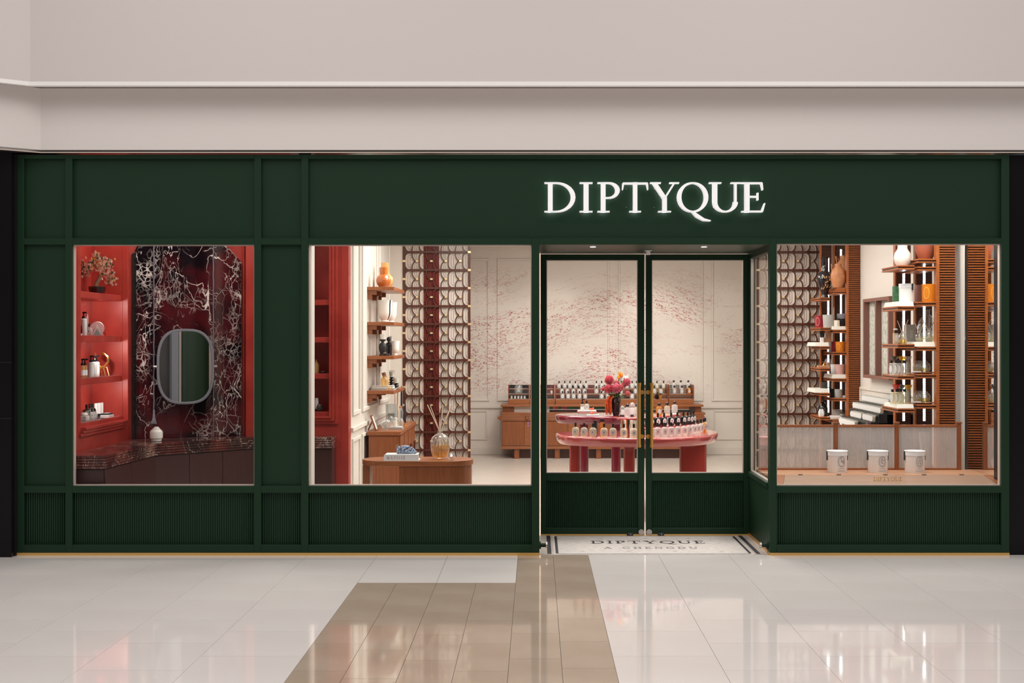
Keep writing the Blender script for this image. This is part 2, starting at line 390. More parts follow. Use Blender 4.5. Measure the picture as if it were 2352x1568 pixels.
def thing(name, label, cat, loc=(0, 0, 0), rz=0, group=None, scale=1):
    o = bpy.data.objects.new(name, None); C.objects.link(o); o.location = loc; o.rotation_euler = (0, 0, rz)
    o.empty_display_size = .1
    if scale != 1: o.scale = (scale,)*3
    return tag(o, label, cat, group)
def struct(name, label, loc=(0, 0, 0)):
    o = bpy.data.objects.new(name, None); C.objects.link(o); o.location = loc; o['kind'] = 'structure'; o['label'] = label; o['category'] = name.split('_')[0]
    return o
def inst(src, parent, loc=(0, 0, 0), rot=(0, 0, 0), scale=None, name=None):
    c = src.copy(); C.objects.link(c); c.parent = parent; c.location = loc; c.rotation_euler = rot
    if scale: c.scale = scale
    return c
def dup(root, loc, rz=0, label=None, group=None, scale=None):
    r = root.copy(); C.objects.link(r); r.location = loc; r.rotation_euler = (0, 0, rz)
    if label: r['label'] = label
    if group: r['group'] = group
    if scale: r.scale = (scale,)*3
    for ch in root.children:
        c = ch.copy(); C.objects.link(c); c.parent = r
        for g in ch.children:
            d = g.copy(); C.objects.link(d); d.parent = c
    return r
PROTO = {}
def put(key, builder, loc, label, cat, group=None, rz=0, scale=1):
    if key not in PROTO:
        o = builder(); PROTO[key] = o; o.location = loc; o.rotation_euler = (0, 0, rz); o.scale = (scale,)*3
        tag(o, label, cat, group); return o
    o = dup(PROTO[key], loc, rz, label, None, scale)
    if group: o['group'] = group
    elif 'group' in o: del o['group']
    o['category'] = cat
    return o
def empty(name):
    o = bpy.data.objects.new(name, None); C.objects.link(o); o.empty_display_size = .05; return o

# ------------------------------------------------------------------ serif lettering made of strokes
def _arc(cx, cy, rx, ry, a0, a1, n=14, thick=.13, thin=.045):
    pts = []; ws = []
    for i in range(n+1):
        a = math.radians(a0+(a1-a0)*i/n); pts.append((cx+rx*math.cos(a), cy+ry*math.sin(a)))
        ws.append(thin+(thick-thin)*abs(math.cos(a))**1.4)
    return pts, ws
K, t_ = .13, .045
def _ser(x0, x1, y): return ([(x0, y), (x1, y)], .04)
def _stem(x, y0=0, y1=1, w=K): return ([(x, y0), (x, y1)], w)
GLYPH = {
 'D': (.86, [_stem(.16), _ser(0, .3, .02), _ser(0, .3, .98), ([(.16, .98), (.32, .98)], .045), ([(.16, .02), (.32, .02)], .045), _arc(.32, .5, .46, .48, -90, 90)]),
 'I': (.34, [_stem(.17), _ser(0, .34, .02), _ser(0, .34, .98)]),
 'P': (.62, [_stem(.16), _ser(0, .34, .02), _ser(0, .2, .98), ([(.16, .98), (.3, .98)], .045), ([(.16, .48), (.3, .48)], .045), _arc(.3, .73, .26, .25, -90, 90)]),
 'T': (.8, [_stem(.4), _ser(.22, .58, .02), ([(.02, .965), (.78, .965)], .055), ([(.035, .97), (.01, .75)], [.06, .03]), ([(.765, .97), (.79, .75)], [.06, .03])]),
 'Y': (.86, [([(.12, .98), (.43, .46)], .13), ([(.72, .98), (.43, .46)], .05), _stem(.43, 0, .5), _ser(0, .32, .98), _ser(.57, .86, .98), _ser(.24, .62, .02)]),
 'Q': (.95, [_arc(.47, .5, .41, .48, 0, 360, 32), ([(.44, .03), (.6, -.12), (.8, -.25), (1.02, -.29)], [.05, .12, .09, .03])]),
 'U': (.88, [_stem(.16, .34, .98), _arc(.445, .34, .285, .32, 180, 360), _stem(.73, .34, .98, .06), _ser(0, .34, .98), _ser(.6, .88, .98)]),
 'E': (.66, [_stem(.16), _ser(0, .2, .02), _ser(0, .2, .98), ([(.16, .975), (.58, .975)], .05), ([(.565, .98), (.6, .74)], [.06, .03]), ([(.16, .52), (.46, .52)], .05), ([(.46, .40), (.46, .65)], .04), ([(.16, .025), (.6, .025)], .05), ([(.58, .02), (.66, .3)], [.06, .03])]),
 'A': (.82, [([(.1, .02), (.4, 1)], .05), ([(.38, 1), (.7, .02)], .13), ([(.2, .34), (.6, .34)], .045), _ser(0, .22, .02), _ser(.56, .84, .02)]),
 'C': (.8, [_arc(.46, .5, .4, .48, 48, 312, 22), ([(.73, .86), (.76, .66)], [.05, .03])]),
 'H': (.86, [_stem(.16), _stem(.7), ([(.16, .52), (.7, .52)], .045)]+[_ser(a, b, y) for a, b in ((0, .32), (.54, .86)) for y in (.02, .98)]),
 'N': (.88, [_stem(.14, 0, 1, .05), _stem(.74, 0, 1, .05), ([(.12, 1), (.74, 0)], .13), _ser(0, .26, .02), _ser(.6, .88, .98)]),
 'G': (.86, [_arc(.46, .5, .4, .48, 48, 312, 22), _stem(.74, .08, .44, .1), _ser(.6, .88, .44)]),
 'M': (1.04, [_stem(.14, 0, 1, .05), ([(.14, 1), (.5, 0)], .13), ([(.88, 1), (.5, 0)], .05), _stem(.88), _ser(0, .28, .02), _ser(.72, 1.04, .02)]),
 'S': (.56, [([(.46, .8), (.38, .93), (.26, .97), (.13, .9), (.1, .75), (.2, .6), (.36, .46), (.46, .3), (.42, .1), (.28, .02), (.13, .06), (.06, .22)], [.03, .05, .05, .08, .1, .12, .13, .11, .08, .05, .05, .03])]),
 'B': (.64, [_stem(.16), _ser(0, .2, .02), _ser(0, .2, .98), ([(.16, .98), (.3, .98)], .045), ([(.16, .52), (.32, .52)], .045), ([(.16, .02), (.32, .02)], .045), _arc(.3, .75, .2, .23, -90, 90), _arc(.32, .27, .25, .25, -90, 90)]),
 'R': (.72, [_stem(.16), _ser(0, .32, .02), _ser(0, .2, .98), ([(.16, .98), (.3, .98)], .045), ([(.16, .5), (.3, .5)], .045), _arc(.3, .74, .22, .24, -90, 90), ([(.34, .5), (.66, .02)], .12), _ser(.56, .76, .02)]),
 'F': (.6, [_stem(.16), _ser(0, .34, .02), _ser(0, .2, .98), ([(.16, .975), (.56, .975)], .05), ([(.55, .98), (.58, .76)], [.06, .03]), ([(.16, .52), (.42, .52)], .05), ([(.42, .4), (.42, .64)], .04)]),
 '3': (.58, [([(.08, .86), (.2, .97), (.34, .97), (.44, .84), (.38, .66), (.24, .56)], [.06, .05, .06, .12, .09, .04]), ([(.24, .56), (.42, .5), (.5, .3), (.42, .08), (.26, .01), (.08, .08)], [.04, .08, .13, .1, .05, .05])]),
 '4': (.66, [_stem(.46, 0, 1), ([(.44, .98), (.04, .32)], .045), ([(.03, .31), (.64, .31)], .05), _ser(.34, .6, .02)]),
}
def letters(mb, text, fn, h, d0, d1, gap=.12, sp=.35, x0=0, y0=0):
    x = x0
    for ch in text:
        if ch == ' ': x += sp*h; continue
        w, st = GLYPH[ch]
        for pts, ws in st:
            wl = [q*h for q in ws] if isinstance(ws, list) else ws*h
            mb.strip([(x+p[0]*h, y0+p[1]*h) for p in pts], wl, fn, d0, d1)
        x += (w+gap)*h
    return x-gap*h
def text_width(text, h, gap=.12, sp=.35):
    return sum((sp if c == ' ' else GLYPH[c][0]+gap) for c in text)*h-gap*h

# ================================================================== mall floor: every tile a piece
floor = MB().box(-14, 14, -20, 0.012, -.08, -.012).build('floor', 'grout'); floor['kind'] = 'structure'; floor['label'] = 'polished cream and tan tiled mall floor'; floor['category'] = 'floor'
TW = .5365; TX0 = -.14; G = .0011
tile_cache = {}
def tile(x0, x1, y0, y1, m):
    key = (round(x1-x0, 3), round(y1-y0, 3), m)
    if key not in tile_cache:
        w, d = (x1-x0)/2-G, (y1-y0)/2-G
        o = MB().box(-w, w, -d, d, -.012, 0).build('floor_tile', m, floor); tile_cache[key] = o
    else:
        o = tile_cache[key].copy(); C.objects.link(o)
    o.location = ((x0+x1)/2, (y0+y1)/2, 0)
YT = -1.053                      # where the wide tan band begins
for c in range(-9, 9):
    x0 = TX0+c*TW; x1 = x0+TW
    off = 0 if c % 2 == 0 else TW/2
    rows = [0.0]; y = -.525+off
    if y > -.02: y -= TW
    while y > -4.2: rows.append(y); y -= TW
    rows.append(-4.3)
    if c == 0:                   # narrow tan band running to the door
        for k in range(2):
            xa = x0+k*TW/2; xb = xa+TW/2; yy = 0.0; q = [0.0]
            y = -.31-.18*k
            while y > -4.2: q.append(y); y -= TW
            q.append(-4.3)
            for a, b in zip(q[:-1], q[1:]): tile(xa, xb, b, a, 'tile_tan')
        continue
    if c in (-1, -2):            # wide tan band
        tile(x0, x1, -.525, 0, 'tile_white'); tile(x0, x1, YT, -.525, 'tile_white')
        for k in range(2):
            xa = x0+k*TW/2; xb = xa+TW/2; q = [YT]; y = YT-(.16+.2*((c*2+k) % 3))
            while y > -4.2: q.append(y); y -= TW
            q.append(-4.3)
            for a, b in zip(q[:-1], q[1:]): tile(xa, xb, b, a, 'tile_tan')
        continue
    for a, b in zip(rows[:-1], rows[1:]): tile(x0, x1, b, a, 'tile_white')
MB().box(-14, 14, -20, -4.302, -.012, 0).build('floor_slab', 'tile_white', floor)
MB().box(-14, TX0-9*TW-.002, -4.3, 0.012, -.012, 0).build('floor_slab', 'tile_white', floor)
MB().box(TX0+9*TW+.002, 14, -4.3, 0.012, -.012, 0).build('floor_slab', 'tile_white', floor)

# ================================================================== bulkhead over the shop
def fold(y):   # the bulkhead turns towards the viewer beyond the corner at the left
    return [(14, y), (-3.77+.0, y), (-3.77-2.6, y-1.7), (-14, y-1.7)]
def fascia(name, label, y, z0, z1, m, th=.12):
    p = fold(y); q = [(a, b+th) for a, b in p][::-1]
    o = MB().prism(p+q, z0, z1).build(name, m); o['kind'] = 'structure'; o['label'] = label; o['category'] = 'wall'; return o
LZ = 3.09
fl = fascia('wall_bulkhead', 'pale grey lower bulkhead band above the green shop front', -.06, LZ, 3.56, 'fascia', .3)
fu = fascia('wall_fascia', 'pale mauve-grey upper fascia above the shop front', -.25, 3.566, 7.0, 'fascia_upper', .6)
p = fold(-.27); q = [(a, b+.05) for a, b in p][::-1]
t = MB().prism(p+q, 3.535, 3.565).build('trim_1', 'white_trim'); t['kind'] = 'structure'; t['label'] = 'white lip along the bottom of the upper fascia'; t['category'] = 'trim'
p = fold(-.075); q = [(a, b+.02) for a, b in p][::-1]
t = MB().prism(p+q, 3.066, 3.074).build('trim_2', 'pale_bead'); t['kind'] = 'structure'; t['label'] = 'thin pale metal line above the green shop front'; t['category'] = 'trim'
t = MB().box(-14, 14, -.03, .3, 3.074, LZ).build('trim_3', 'black'); t['kind'] = 'structure'; t['label'] = 'black strip painted as the shadow gap under the bulkhead'; t['category'] = 'trim'  # solid black strip stands in for the shade in the gap

# the other side of the mall, behind the viewer: dark shop fronts under a pale band
ow = struct('wall_opposite', 'dark shop fronts across the mall')
MB().box(-16, 16, -15.2, -15, 0, 7.5).build('shop_front', 'charcoal_front', ow)
for i in range(9): MB().box(-14+3.5*i-.12, -14+3.5*i+.12, -15, -14.9, 0, 7.5).build('pier', 'grey_frame', ow)

# black walls of the neighbours
w = struct('wall_left', 'black polished stone pier beside the green shop front')
MB().box(-9, X_at(26, -.1), -.1, .3, 0, 3.06).build('pier_face', 'black_stone', w)
MB().box(X_at(26, 0), X_at(42, 0), -.04, .3, 0, 3.06).build('pier_return', 'black', w)
MB().box(-9, X_at(26, -.11), -.104, -.1, Z_at(832, -.1)-.003, Z_at(832, -.1)+.003).build('joint_line', 'black', w)
MB().box(-9, X_at(26, -.11), -.104, -.1, Z_at(961, -.1)-.003, Z_at(961, -.1)+.003).build('joint_line', 'black', w)
w = MB().box(X_at(2317, 0), 9, -.0, .3, 0, 3.06).build('wall_right', 'black_stone'); w['kind'] = 'structure'; w['label'] = 'black wall at the end of the green shop front'; w['category'] = 'wall'

# ================================================================== the green shop front
def fx(px): return (px-1232)/300.
def fz(py): return CH-(py-779)/300.
wf = struct('wall_front', 'dark green panelled shop front with fluted plinth')
FY0, FY1 = -.02, .06
def fbox(name, x0, x1, y0, y1, m='green', ya=FY0, yb=FY1, bevel=.002):
    return MB().box(fx(x0), fx(x1), ya, yb, fz(y1), fz(y0)).build(name, m, wf, bevel, seg=1)
for a, b in ((42, 57), (152, 168), (585, 601), (693, 709), (2298, 2316)): fbox('stile', a, b, 356, 1268)
for a, b in ((1221, 1239), (1767, 1783)): fbox('stile', a, b, 547, 1268)
for a, b in ((57, 152), (168, 585), (601, 693)):
    fbox('rail', a, b, 356, 365); fbox('rail', a, b, 547, 562); fbox('rail', a, b, 1115, 1131); fbox('rail', a, b, 1250, 1268)
fbox('rail', 709, 2298, 356, 365); fbox('rail', 709, 1221, 547, 562); fbox('rail', 1783, 2298, 547, 560); fbox('rail', 1239, 1767, 547, 562)
for a, b in ((709, 1221), (1783, 2298)): fbox('rail', a, b, 1115, 1131); fbox('rail', a, b, 1250, 1268)
PY = .012
for a, b in ((57, 152), (168, 585), (601, 693), (709, 2298)): fbox('panel', a, b, 365, 547, ya=PY, bevel=0)
for a, b in ((57, 152), (601, 693)): fbox('panel', a, b, 562, 1115, ya=PY, bevel=0)
for a, b in ((42, 1239), (1767, 2316)): fbox('brass_plinth', a, b, 1268, 1274.5, 'brass_strip', -.024, .06, 0)
def flutes(x0, x1, y, z0, z1, parent, pitch=.0172):
    n = max(1, round((x1-x0)/pitch)); p = (x1-x0)/n; mb = MB()
    mb.box(x0, x1, y+.012, y+.03, z0, z1)
    for i in range(n):
        c = x0+(i+.5)*p; r = p*.46
        pts = [(c+r*math.cos(a), y+.012-r*1.1*math.sin(a)) for a in [PI*k/5 for k in range(6)]]
        mb.prism(pts, z0, z1)
    return mb.build('fluted_panel', 'green', parent, kind='stuff')
for a, b in ((57, 152), (168, 585), (601, 693), (709, 1221), (1783, 2298)): flutes(fx(a), fx(b), .012, fz(1250), fz(1131), wf)

# windows: pane, thin metal bead
def window(name, label, x0, x1, y0, y1):
    w = struct(name, label)
    a, b, c, d = fx(x0), fx(x1), fz(y1), fz(y0)
    MB().box(a+.004, b-.004, .018, .026, c+.004, d-.004).build('pane', 'window_glass', w)
    k = .007
    for bx in ((a, b, c, c+k), (a, b, d-k, d), (a, a+k, c+k, d-k), (b-k, b, c+k, d-k)):
        MB().box(bx[0], bx[1], .004, .04, bx[2], bx[3]).build('bead', 'pale_bead', w)
    return w
window('window_1', 'shop window with a red vanity niche behind it', 168, 585, 562, 1115)
window('window_2', 'shop window with wooden wall shelves behind it', 709, 1221, 562, 1115)
window('window_3', 'shop window above three white tubs', 1783, 2298, 560, 1115)

# ------------------------------------------------------------------ door recess
RX0, RX1, RY = fx(1239), fx(1767), .90
rc = struct('wall_recess', 'green soffit and side of the recessed shop entrance')
ZS = fz(562)
MB().box(RX0, RX1, FY1, RY+.06, ZS, ZS+.06).build('soffit', 'green', rc)
MB().box(RX0-.05, RX0, FY1, RY+.06, 0, ZS+.06).build('jamb', 'green', rc)
# right return: low green panel, posts, glass
MB().box(RX1, RX1+.05, FY1, RY+.06, 0.03, fz(1115)).build('side_panel', 'green', rc, .003)
MB().box(RX1-.012, RX1+.06, FY1, RY+.06, fz(1122), fz(1110)).build('sill', 'green', rc, .002)
MB().box(RX1, RX1+.05, RY-.03, RY+.06, fz(1115), ZS).build('post', 'green', rc)
MB().box(RX1, RX1+.05, FY1, RY-.03, ZS-.05, ZS).build('head', 'green', rc)
MB().box(RX1-.004, RX1+.05, FY1, RY+.06, 0, .03).build('brass_plinth', 'brass', rc)
w4 = struct('window_4', 'narrow side window in the door recess')
MB().box(RX1+.02, RX1+.028, FY1, RY-.03, fz(1110), ZS-.05).build('pane', 'window_glass', w4)
MB().box(RX1+.012, RX1+.036, FY1, RY-.03, fz(1110), fz(1110)+.008).build('bead', 'pale_bead', w4)
MB().box(RX1+.012, RX1+.036, RY-.04, RY-.03, fz(1110), ZS-.05).build('bead', 'pale_bead', w4)
# glowing strip standing in for shop light that escapes round the door
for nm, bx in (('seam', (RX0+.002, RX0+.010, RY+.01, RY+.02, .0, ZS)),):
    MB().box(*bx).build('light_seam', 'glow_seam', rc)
# soffit lights and lock
for px in (1362, 1617):
    d = thing('downlight', 'small recessed downlight in the soffit over the %s door leaf' % ('sidelit' if px > 1500 else 'hinge-side'), 'light', (X_at(px, .155), .155, ZS-.004))
    d['label'] = 'small round recessed downlight in the green soffit over the shop doors'; d['group'] = 'downlights over the shop doors'
    MB().lathe([(.028, 0), (.028, .006)], n=20).build('trim_ring', 'steel', d)
    MB().lathe([(.022, -.002), (.022, 0)], n=20).build('lens', 'downlight_lens', d)
lk = thing('door_sensor', 'small steel sensor hanging from the soffit between the door leaves', 'sensor', (X_at(1489, .5), .5, ZS))
MB().box(-.028, .028, -.02, .02, -.012, 0).build('base', 'steel', lk, .003)
MB().box(-.016, .016, -.014, .014, -.042, -.012).build('body', 'white_trim', lk, .004)
MB().lathe([(.008, -.05), (.010, -.042)], n=12).build('eye', 'black', lk)

# ------------------------------------------------------------------ doors
def dz(py): return Z_at(py, RY)
def dx(px): return X_at(px, RY)
def door(name, label, x0, x1, g0, g1, hx, side):
    d = struct(name, label)
    ya, yb = RY, RY+.045
    def b(nm, p0, p1, q0, q1, m='green', y0=ya, y1=yb, bev=.002): return MB().box(dx(p0), dx(p1), y0, y1, dz(q1), dz(q0)).build(nm, m, d, bev, seg=1)
    b('stile', x0, g0, 584, 1226); b('stile', g1, x1, 584, 1226)
    b('rail', g0, g1, 584, 597); b('rail', g0, g1, 1086, 1104); b('rail', g0, g1, 1212, 1226)
    b('pane', g0+.5, g1-.5, 597.5, 1085.5, 'window_glass', RY+.018, RY+.026, 0)
    for q in ((g0, g1, 597, 598.6), (g0, g1, 1084.4, 1086), (g0, g0+1.6, 598.6, 1084.4), (g1-1.6, g1, 598.6, 1084.4)): b('bead', q[0], q[1], q[2], q[3], 'pale_bead', RY+.006, RY+.036, 0)
    flutes(dx(g0), dx(g1), RY+.012, dz(1212), dz(1104), d)
    b('brass_kick', x0, x1, 1226, 1231.5, 'brass_strip', RY-.004, yb, 0)
    X = dx(hx); z0, z1 = Z_at(1027, RY-.06), Z_at(879, RY-.06)
    h = MB().tube([(X, RY-.06, z0), (X, RY-.06, z1)], .0125, 14).build('handle', 'brass', d)
    for z in (z0, z1-.022): MB().lathe([(.0155, 0), (.0155, .022)], (X, RY-.06, z), 14).build('end_collar', 'brass', h)
    for py in (901, 1003):
        z = Z_at(py, RY-.05)
        MB().tube([(X, RY-.06, z), (X+side*.016, RY-.03, z), (X+side*.026, RY+.002, z)], .007, 8).build('bracket', 'brass', h)
        MB().tube([(X+side*.026, RY-.012, z), (X+side*.026, RY+.002, z)], .018, 14).build('rose', 'brass', h)
    kx = 1473 if side > 0 else 1491
    MB().tube([(dx(kx), RY-.008, dz(1221.5)), (dx(kx), RY+.002, dz(1221.5))], .024, 20).build('lock_plate', 'steel', d)
    lx = 1447 if side > 0 else 1518
    lt = MB().box(dx(lx)-.026, dx(lx)+.026, RY-.02, RY+.002, dz(1229), dz(1222.5)).build('floor_latch', 'soft_black', d, .006)
    MB().tube([(dx(lx)+.004, RY-.024, dz(1226)), (dx(lx)+.004, RY-.018, dz(1226))], .005, 10).build('latch_pin', 'steel', lt)
    return d
door('door_1', 'green glazed door leaf with fluted base, pull handle on its free edge', 1242, 1480, 1255, 1465, 1467, 1)
door('door_2', 'green glazed door leaf next to the narrow side window', 1484, 1725, 1497, 1708, 1495.5, -1)
# door stops on the jambs
for X, sgn, lab in ((RX0, 1, 'green door stop knob low on the plain entrance jamb'), (RX1, -1, 'green door stop knob low on the panel under the narrow side window')):
    s_ = thing('door_stop', lab, 'door stop', (X, .06, .065))
    MB().tube([(0, 0, 0), (sgn*.012, 0, 0)], .03, 16).build('base_plate', 'green', s_)
    MB().tube([(sgn*.012, 0, 0), (sgn*.05, 0, 0)], .016, 14).build('stem', 'green', s_)
    MB().tube([(sgn*.05, 0, 0), (sgn*.062, 0, 0)], .024, 16).build('pad', 'steel', s_)

# entrance mosaic
mx0, mx1 = RX0+.002, RX1-.002
mt = thing('entrance_mosaic', 'pale mosaic threshold with black border lines and shop name', 'threshold', ((mx0+mx1)/2, .45, 0))
hw = (mx1-mx0)/2
MB().box(-hw, hw, -.44, .44, -.012, .002).build('field', 'mosaic', mt)
for s1 in (-1, 1):
    MB().box(s1*(hw-.06)-.05, s1*(hw-.06)+.05, -.44, .44, .002, .0035).build('border_band', 'mosaic_border', mt)
    MB().box(s1*(hw-.075)-.016, s1*(hw-.075)+.016, -.43, .43, .0035, .0045).build('border_line', 'ink', mt)
    MB().box(s1*(hw-.135)-.010, s1*(hw-.135)+.010, -.40, .40, .0035, .0045).build('border_line', 'ink', mt)
    MB().box(-hw+.14, hw-.14, s1*.415-.008, s1*.415+.008, .002, .0035).build('border_line', 'ink_grey', mt)
fn = lambda u, v, d: (u, v, d)
h = .125; tw = text_width('DIPTYQUE', h, .2); mb = MB(); letters(mb, 'DIPTYQUE', fn, h, .002, .004, .2, x0=-tw/2, y0=.05); mb.build('shop_name', 'ink', mt)
h = .075; tw = text_width('A CHENGDU', h, .35, .8); mb = MB(); letters(mb, 'A CHENGDU', fn, h, .002, .004, .35, .8, x0=-tw/2, y0=-.19); mb.build('city_line', 'ink_grey', mt, kind='stuff')
for i in range(9):
    MB().box(-.02, .02, -.012, .012, .002, .003).build('diamond_inlay', 'mosaic_border', mt, loc=(-.72+.18*i, (-.3 if i % 2 else .3), 0)).rotation_euler = (0, 0, PI/4)

# ================================================================== lit shop sign
sg = thing('shop_sign', 'large white backlit serif letters of the shop name on the green fascia', 'sign', (fx(1502), -.03, fz(489)))
Z0 = [(197, 480), (512, 628), (672, 870), (893, 1125), (1143, 1402), (1385, 1685), (1670, 1955), (1960, 2168)]
for ch, (a, b) in zip('DIPTYQUE', Z0):
    xa, xb = fx(1200+a/3.92), fx(1200+b/3.92); w, st = GLYPH[ch]
    wid = 1.02 if ch == 'Q' else w
    x_off = -.02 if ch == 'Q' else 0
    k = (xb-xa)/(wid*.2267)
    hh = .2267
    def fn(u, v, d, xa=xa, k=k): return (xa+(u)*k-fx(1502), d, v)
    mb = MB(); letters(mb, ch, fn, hh, -.042, -.006)
    o = mb.build('letter', 'sign_face', sg)
    mb = MB(); letters(mb, ch, fn, hh, -.006, -.001); mb.build('backlight', 'sign_back', o)
    for zz in (.04, .18): MB().tube([(xa+(.13*k*.2267)-fx(1502), -.001, zz), (xa+(.13*k*.2267)-fx(1502), .044, zz)], .004, 6).build('mounting_pin', 'steel', o)

# ================================================================== shop shell
def structbox(name, label, bx, m):
    o = MB().box(*bx).build(name, m); o['kind'] = 'structure'; o['label'] = label; o['category'] = name.split('_')[0]; return o
XR = 3.64            # shop side wall beside the shelving towers
XL = -1.76           # shop side wall with the wooden shelves
structbox('ceiling_shop', 'white ceiling inside the shop', (-4.2, XR+.2, .06, 8.2, 3.15, 3.25), 'ceiling_white')
fs_ = structbox('floor_shop', 'pale timber plank floor inside the shop', (-4.2, XR+.2, .06, 8.1, -.08, -.006), 'grout')
pl = None
for i in range(35):
    for k in range(4):
        if pl is None: pl = MB().box(-.898, .898, -.0985, .0985, -.006, -.0005).build('floor_plank', 'floor_wood', fs_)
        else: pl = inst(pl, fs_)
        pl.location = (-2.5+1.8*k+(.6 if i % 2 else 0)+.1*(i % 3), RY+.17+.2*i, 0)
MB().box(-4.2, XR+.2, .06, RY+.07, -.006, -.0005).build('floor_margin', 'floor_wood', fs_)
bw = structbox('wall_back', 'cream panelled shop wall painted with rust pink hills', (-1.9, XR+.1, 8.0, 8.1, 0, 3.15), 'mural')
rw = structbox('wall_shelving', 'cream side wall of the shop behind the shelving towers', (XR, XR+.1, 1.12, 8.0, 0, 3.15), 'cream_light')
lw = structbox('wall_shelf', 'cream panelled side wall carrying the wooden shelves', (XL-.1, XL, 2.201, 5.2, 0, 3.15), 'cream_light')
structbox('wall_screen', 'narrow cream wall beside the lattice screen', (XL-.1, X_at(925, 5.2), 5.2, 5.3, 0, 3.15), 'cream')
structbox('wall_alcove', 'outer wall of the vanity alcove', (-4.2, -4.1, .06, 8.1, 0, 3.15), 'red')
structbox('wall_jamb', 'cream lining beside the shop window with the wooden shelves', (-1.83, -1.735, .06, .2, 0, 3.15), 'cream_light')
structbox('wall_mirror', 'mirrored side wall beside the shelving tower', (XR, XR+.05, .06, 1.02, 0, 3.15), 'mirror')
structbox('trim_4', 'cream strip at the edge of the mirrored wall', (XR-.004, XR+.06, 1.02, 1.12, 0, 3.15), 'cream_light')

def frame_mould(parent, u0, u1, v0, v1, fn, w=.03, d=.018, m='cream'):
    """raised rectangular moulding; fn(u,v,d)->xyz"""
    for (a, b, c, e) in ((u0, u1, v0, v0+w), (u0, u1, v1-w, v1), (u0, u0+w, v0+w, v1-w), (u1-w, u1, v0+w, v1-w)):
        mb = MB(); pts = [(a, c), (b, c), (b, e), (a, e)]
        mb.add([fn(x, y, 0) for x, y in pts]+[fn(x, y, d) for x, y in pts], [(0, 1, 2, 3), (4, 5, 6, 7), (0, 1, 5, 4), (1, 2, 6, 5), (2, 3, 7, 6), (3, 0, 4, 7)])
        mb.build('panel_moulding', m, parent, .004, seg=1)
fb = lambda u, v, d: (u, 8.0-d, v)
BZ = lambda py: Z_at(py, 8.0); BX = lambda px: X_at(px, 8.0)
for a, b in ((1000, 1124), (1142, 1400), (1634, 1800), (1420, 1615)):
    frame_mould(bw, BX(a), BX(b), BZ(921), BZ(594), fb, .028, .014, 'mural')
    frame_mould(bw, BX(a)+.03, BX(b)-.03, BZ(1010), BZ(942), fb, .022, .012)
MB().box(-1.9, XR, 7.978, 8.0, BZ(937), BZ(933)).build('chair_rail', 'cream', bw)
MB().box(-1.9, XR, 7.975, 8.0, 0, BZ(1027)).build('skirting', 'cream', bw, .004)
fl_ = lambda u, v, d: (XL+d, u, v)
for a, b in ((2.26, 2.75), (2.9, 4.05), (4.2, 5.1)):
    frame_mould(lw, a, b, .92, 2.95, fl_, .04, .02, 'cream_light')
    frame_mould(lw, a, b, .18, .70, fl_, .035, .018, 'cream_light')
MB().box(XL, XL+.025, 2.201, 5.2, .77, .81).build('chair_rail', 'cream_light', lw, .004)
MB().box(XL, XL+.02, 2.201, 5.2, 0, .12).build('skirting', 'cream_light', lw, .004)
fr_ = lambda u, v, d: (XR-d, u, v)
frame_mould(rw, 2.0, 4.3, .9, 1.12, fr_, .03, .014, 'cream_light')

# ================================================================== vanity alcove
wa = struct('wall_niche', 'red panelled wall with a recessed shelf niche beside the vanity')
AX = -3.69; NY0, NY1 = .52, 1.51; NZ0 = .967
def rb(nm, *bx, m='red', bev=0): return MB().box(*bx).build(nm, m, wa, bev)
rb('wall_panel', -4.1, AX, .06, NY0, .0, 3.15)
rb('wall_panel', -4.1, AX, NY1, 1.80, .0, 3.15)
rb('wall_panel', -4.1, AX, NY0, NY1, .0, NZ0-.03)
rb('niche_back', -4.0, -3.965, NY0, NY1, NZ0-.03, 3.15)
# frame round the niche, stepped
for wa_, wb_, d_ in ((0, .018, .05), (.019, .036, .038), (.037, .058, .024)):
    rb('niche_frame', AX, AX+d_, NY1+wa_, NY1+wb_, NZ0-.03-wb_*1.3, 3.1, bev=.003)
    rb('niche_frame', AX, AX+d_*.12, NY0-wb_, NY0-wa_, NZ0-.03-wb_*1.3, 3.1, bev=.003)
    rb('niche_frame', AX, AX+d_, NY0-wa_, NY1+wa_, NZ0-.03-wb_*1.3, NZ0-.03-wa_*1.3, bev=.003)
SHZ = [2.042, 1.682, 1.331]
for z in SHZ: rb('niche_shelf', -3.965, AX-.01, NY0, NY1, z-.054, z, bev=.003)
rb('niche_shelf', -3.965, AX+.005, NY0, NY1, NZ0-.03, NZ0)
MB().box(-3.96, AX-.02, NY0+.01, NY1-.01, NZ0, NZ0+.004).build('shelf_glass', 'clear_glass', wa)
for z in SHZ[2:]: MB().box(-3.96, AX-.02, NY0+.01, NY1-.01, z, z+.004).build('shelf_glass', 'clear_glass', wa)
for z in SHZ+[3.0]:   # shelf lights tucked under each shelf, by the far end
    spot('niche_light', (-3.74, NY1-.42, z-.062), (-3.85, NY1, z-.26), 7.5, 110, .9, (1, .93, .86), .015)
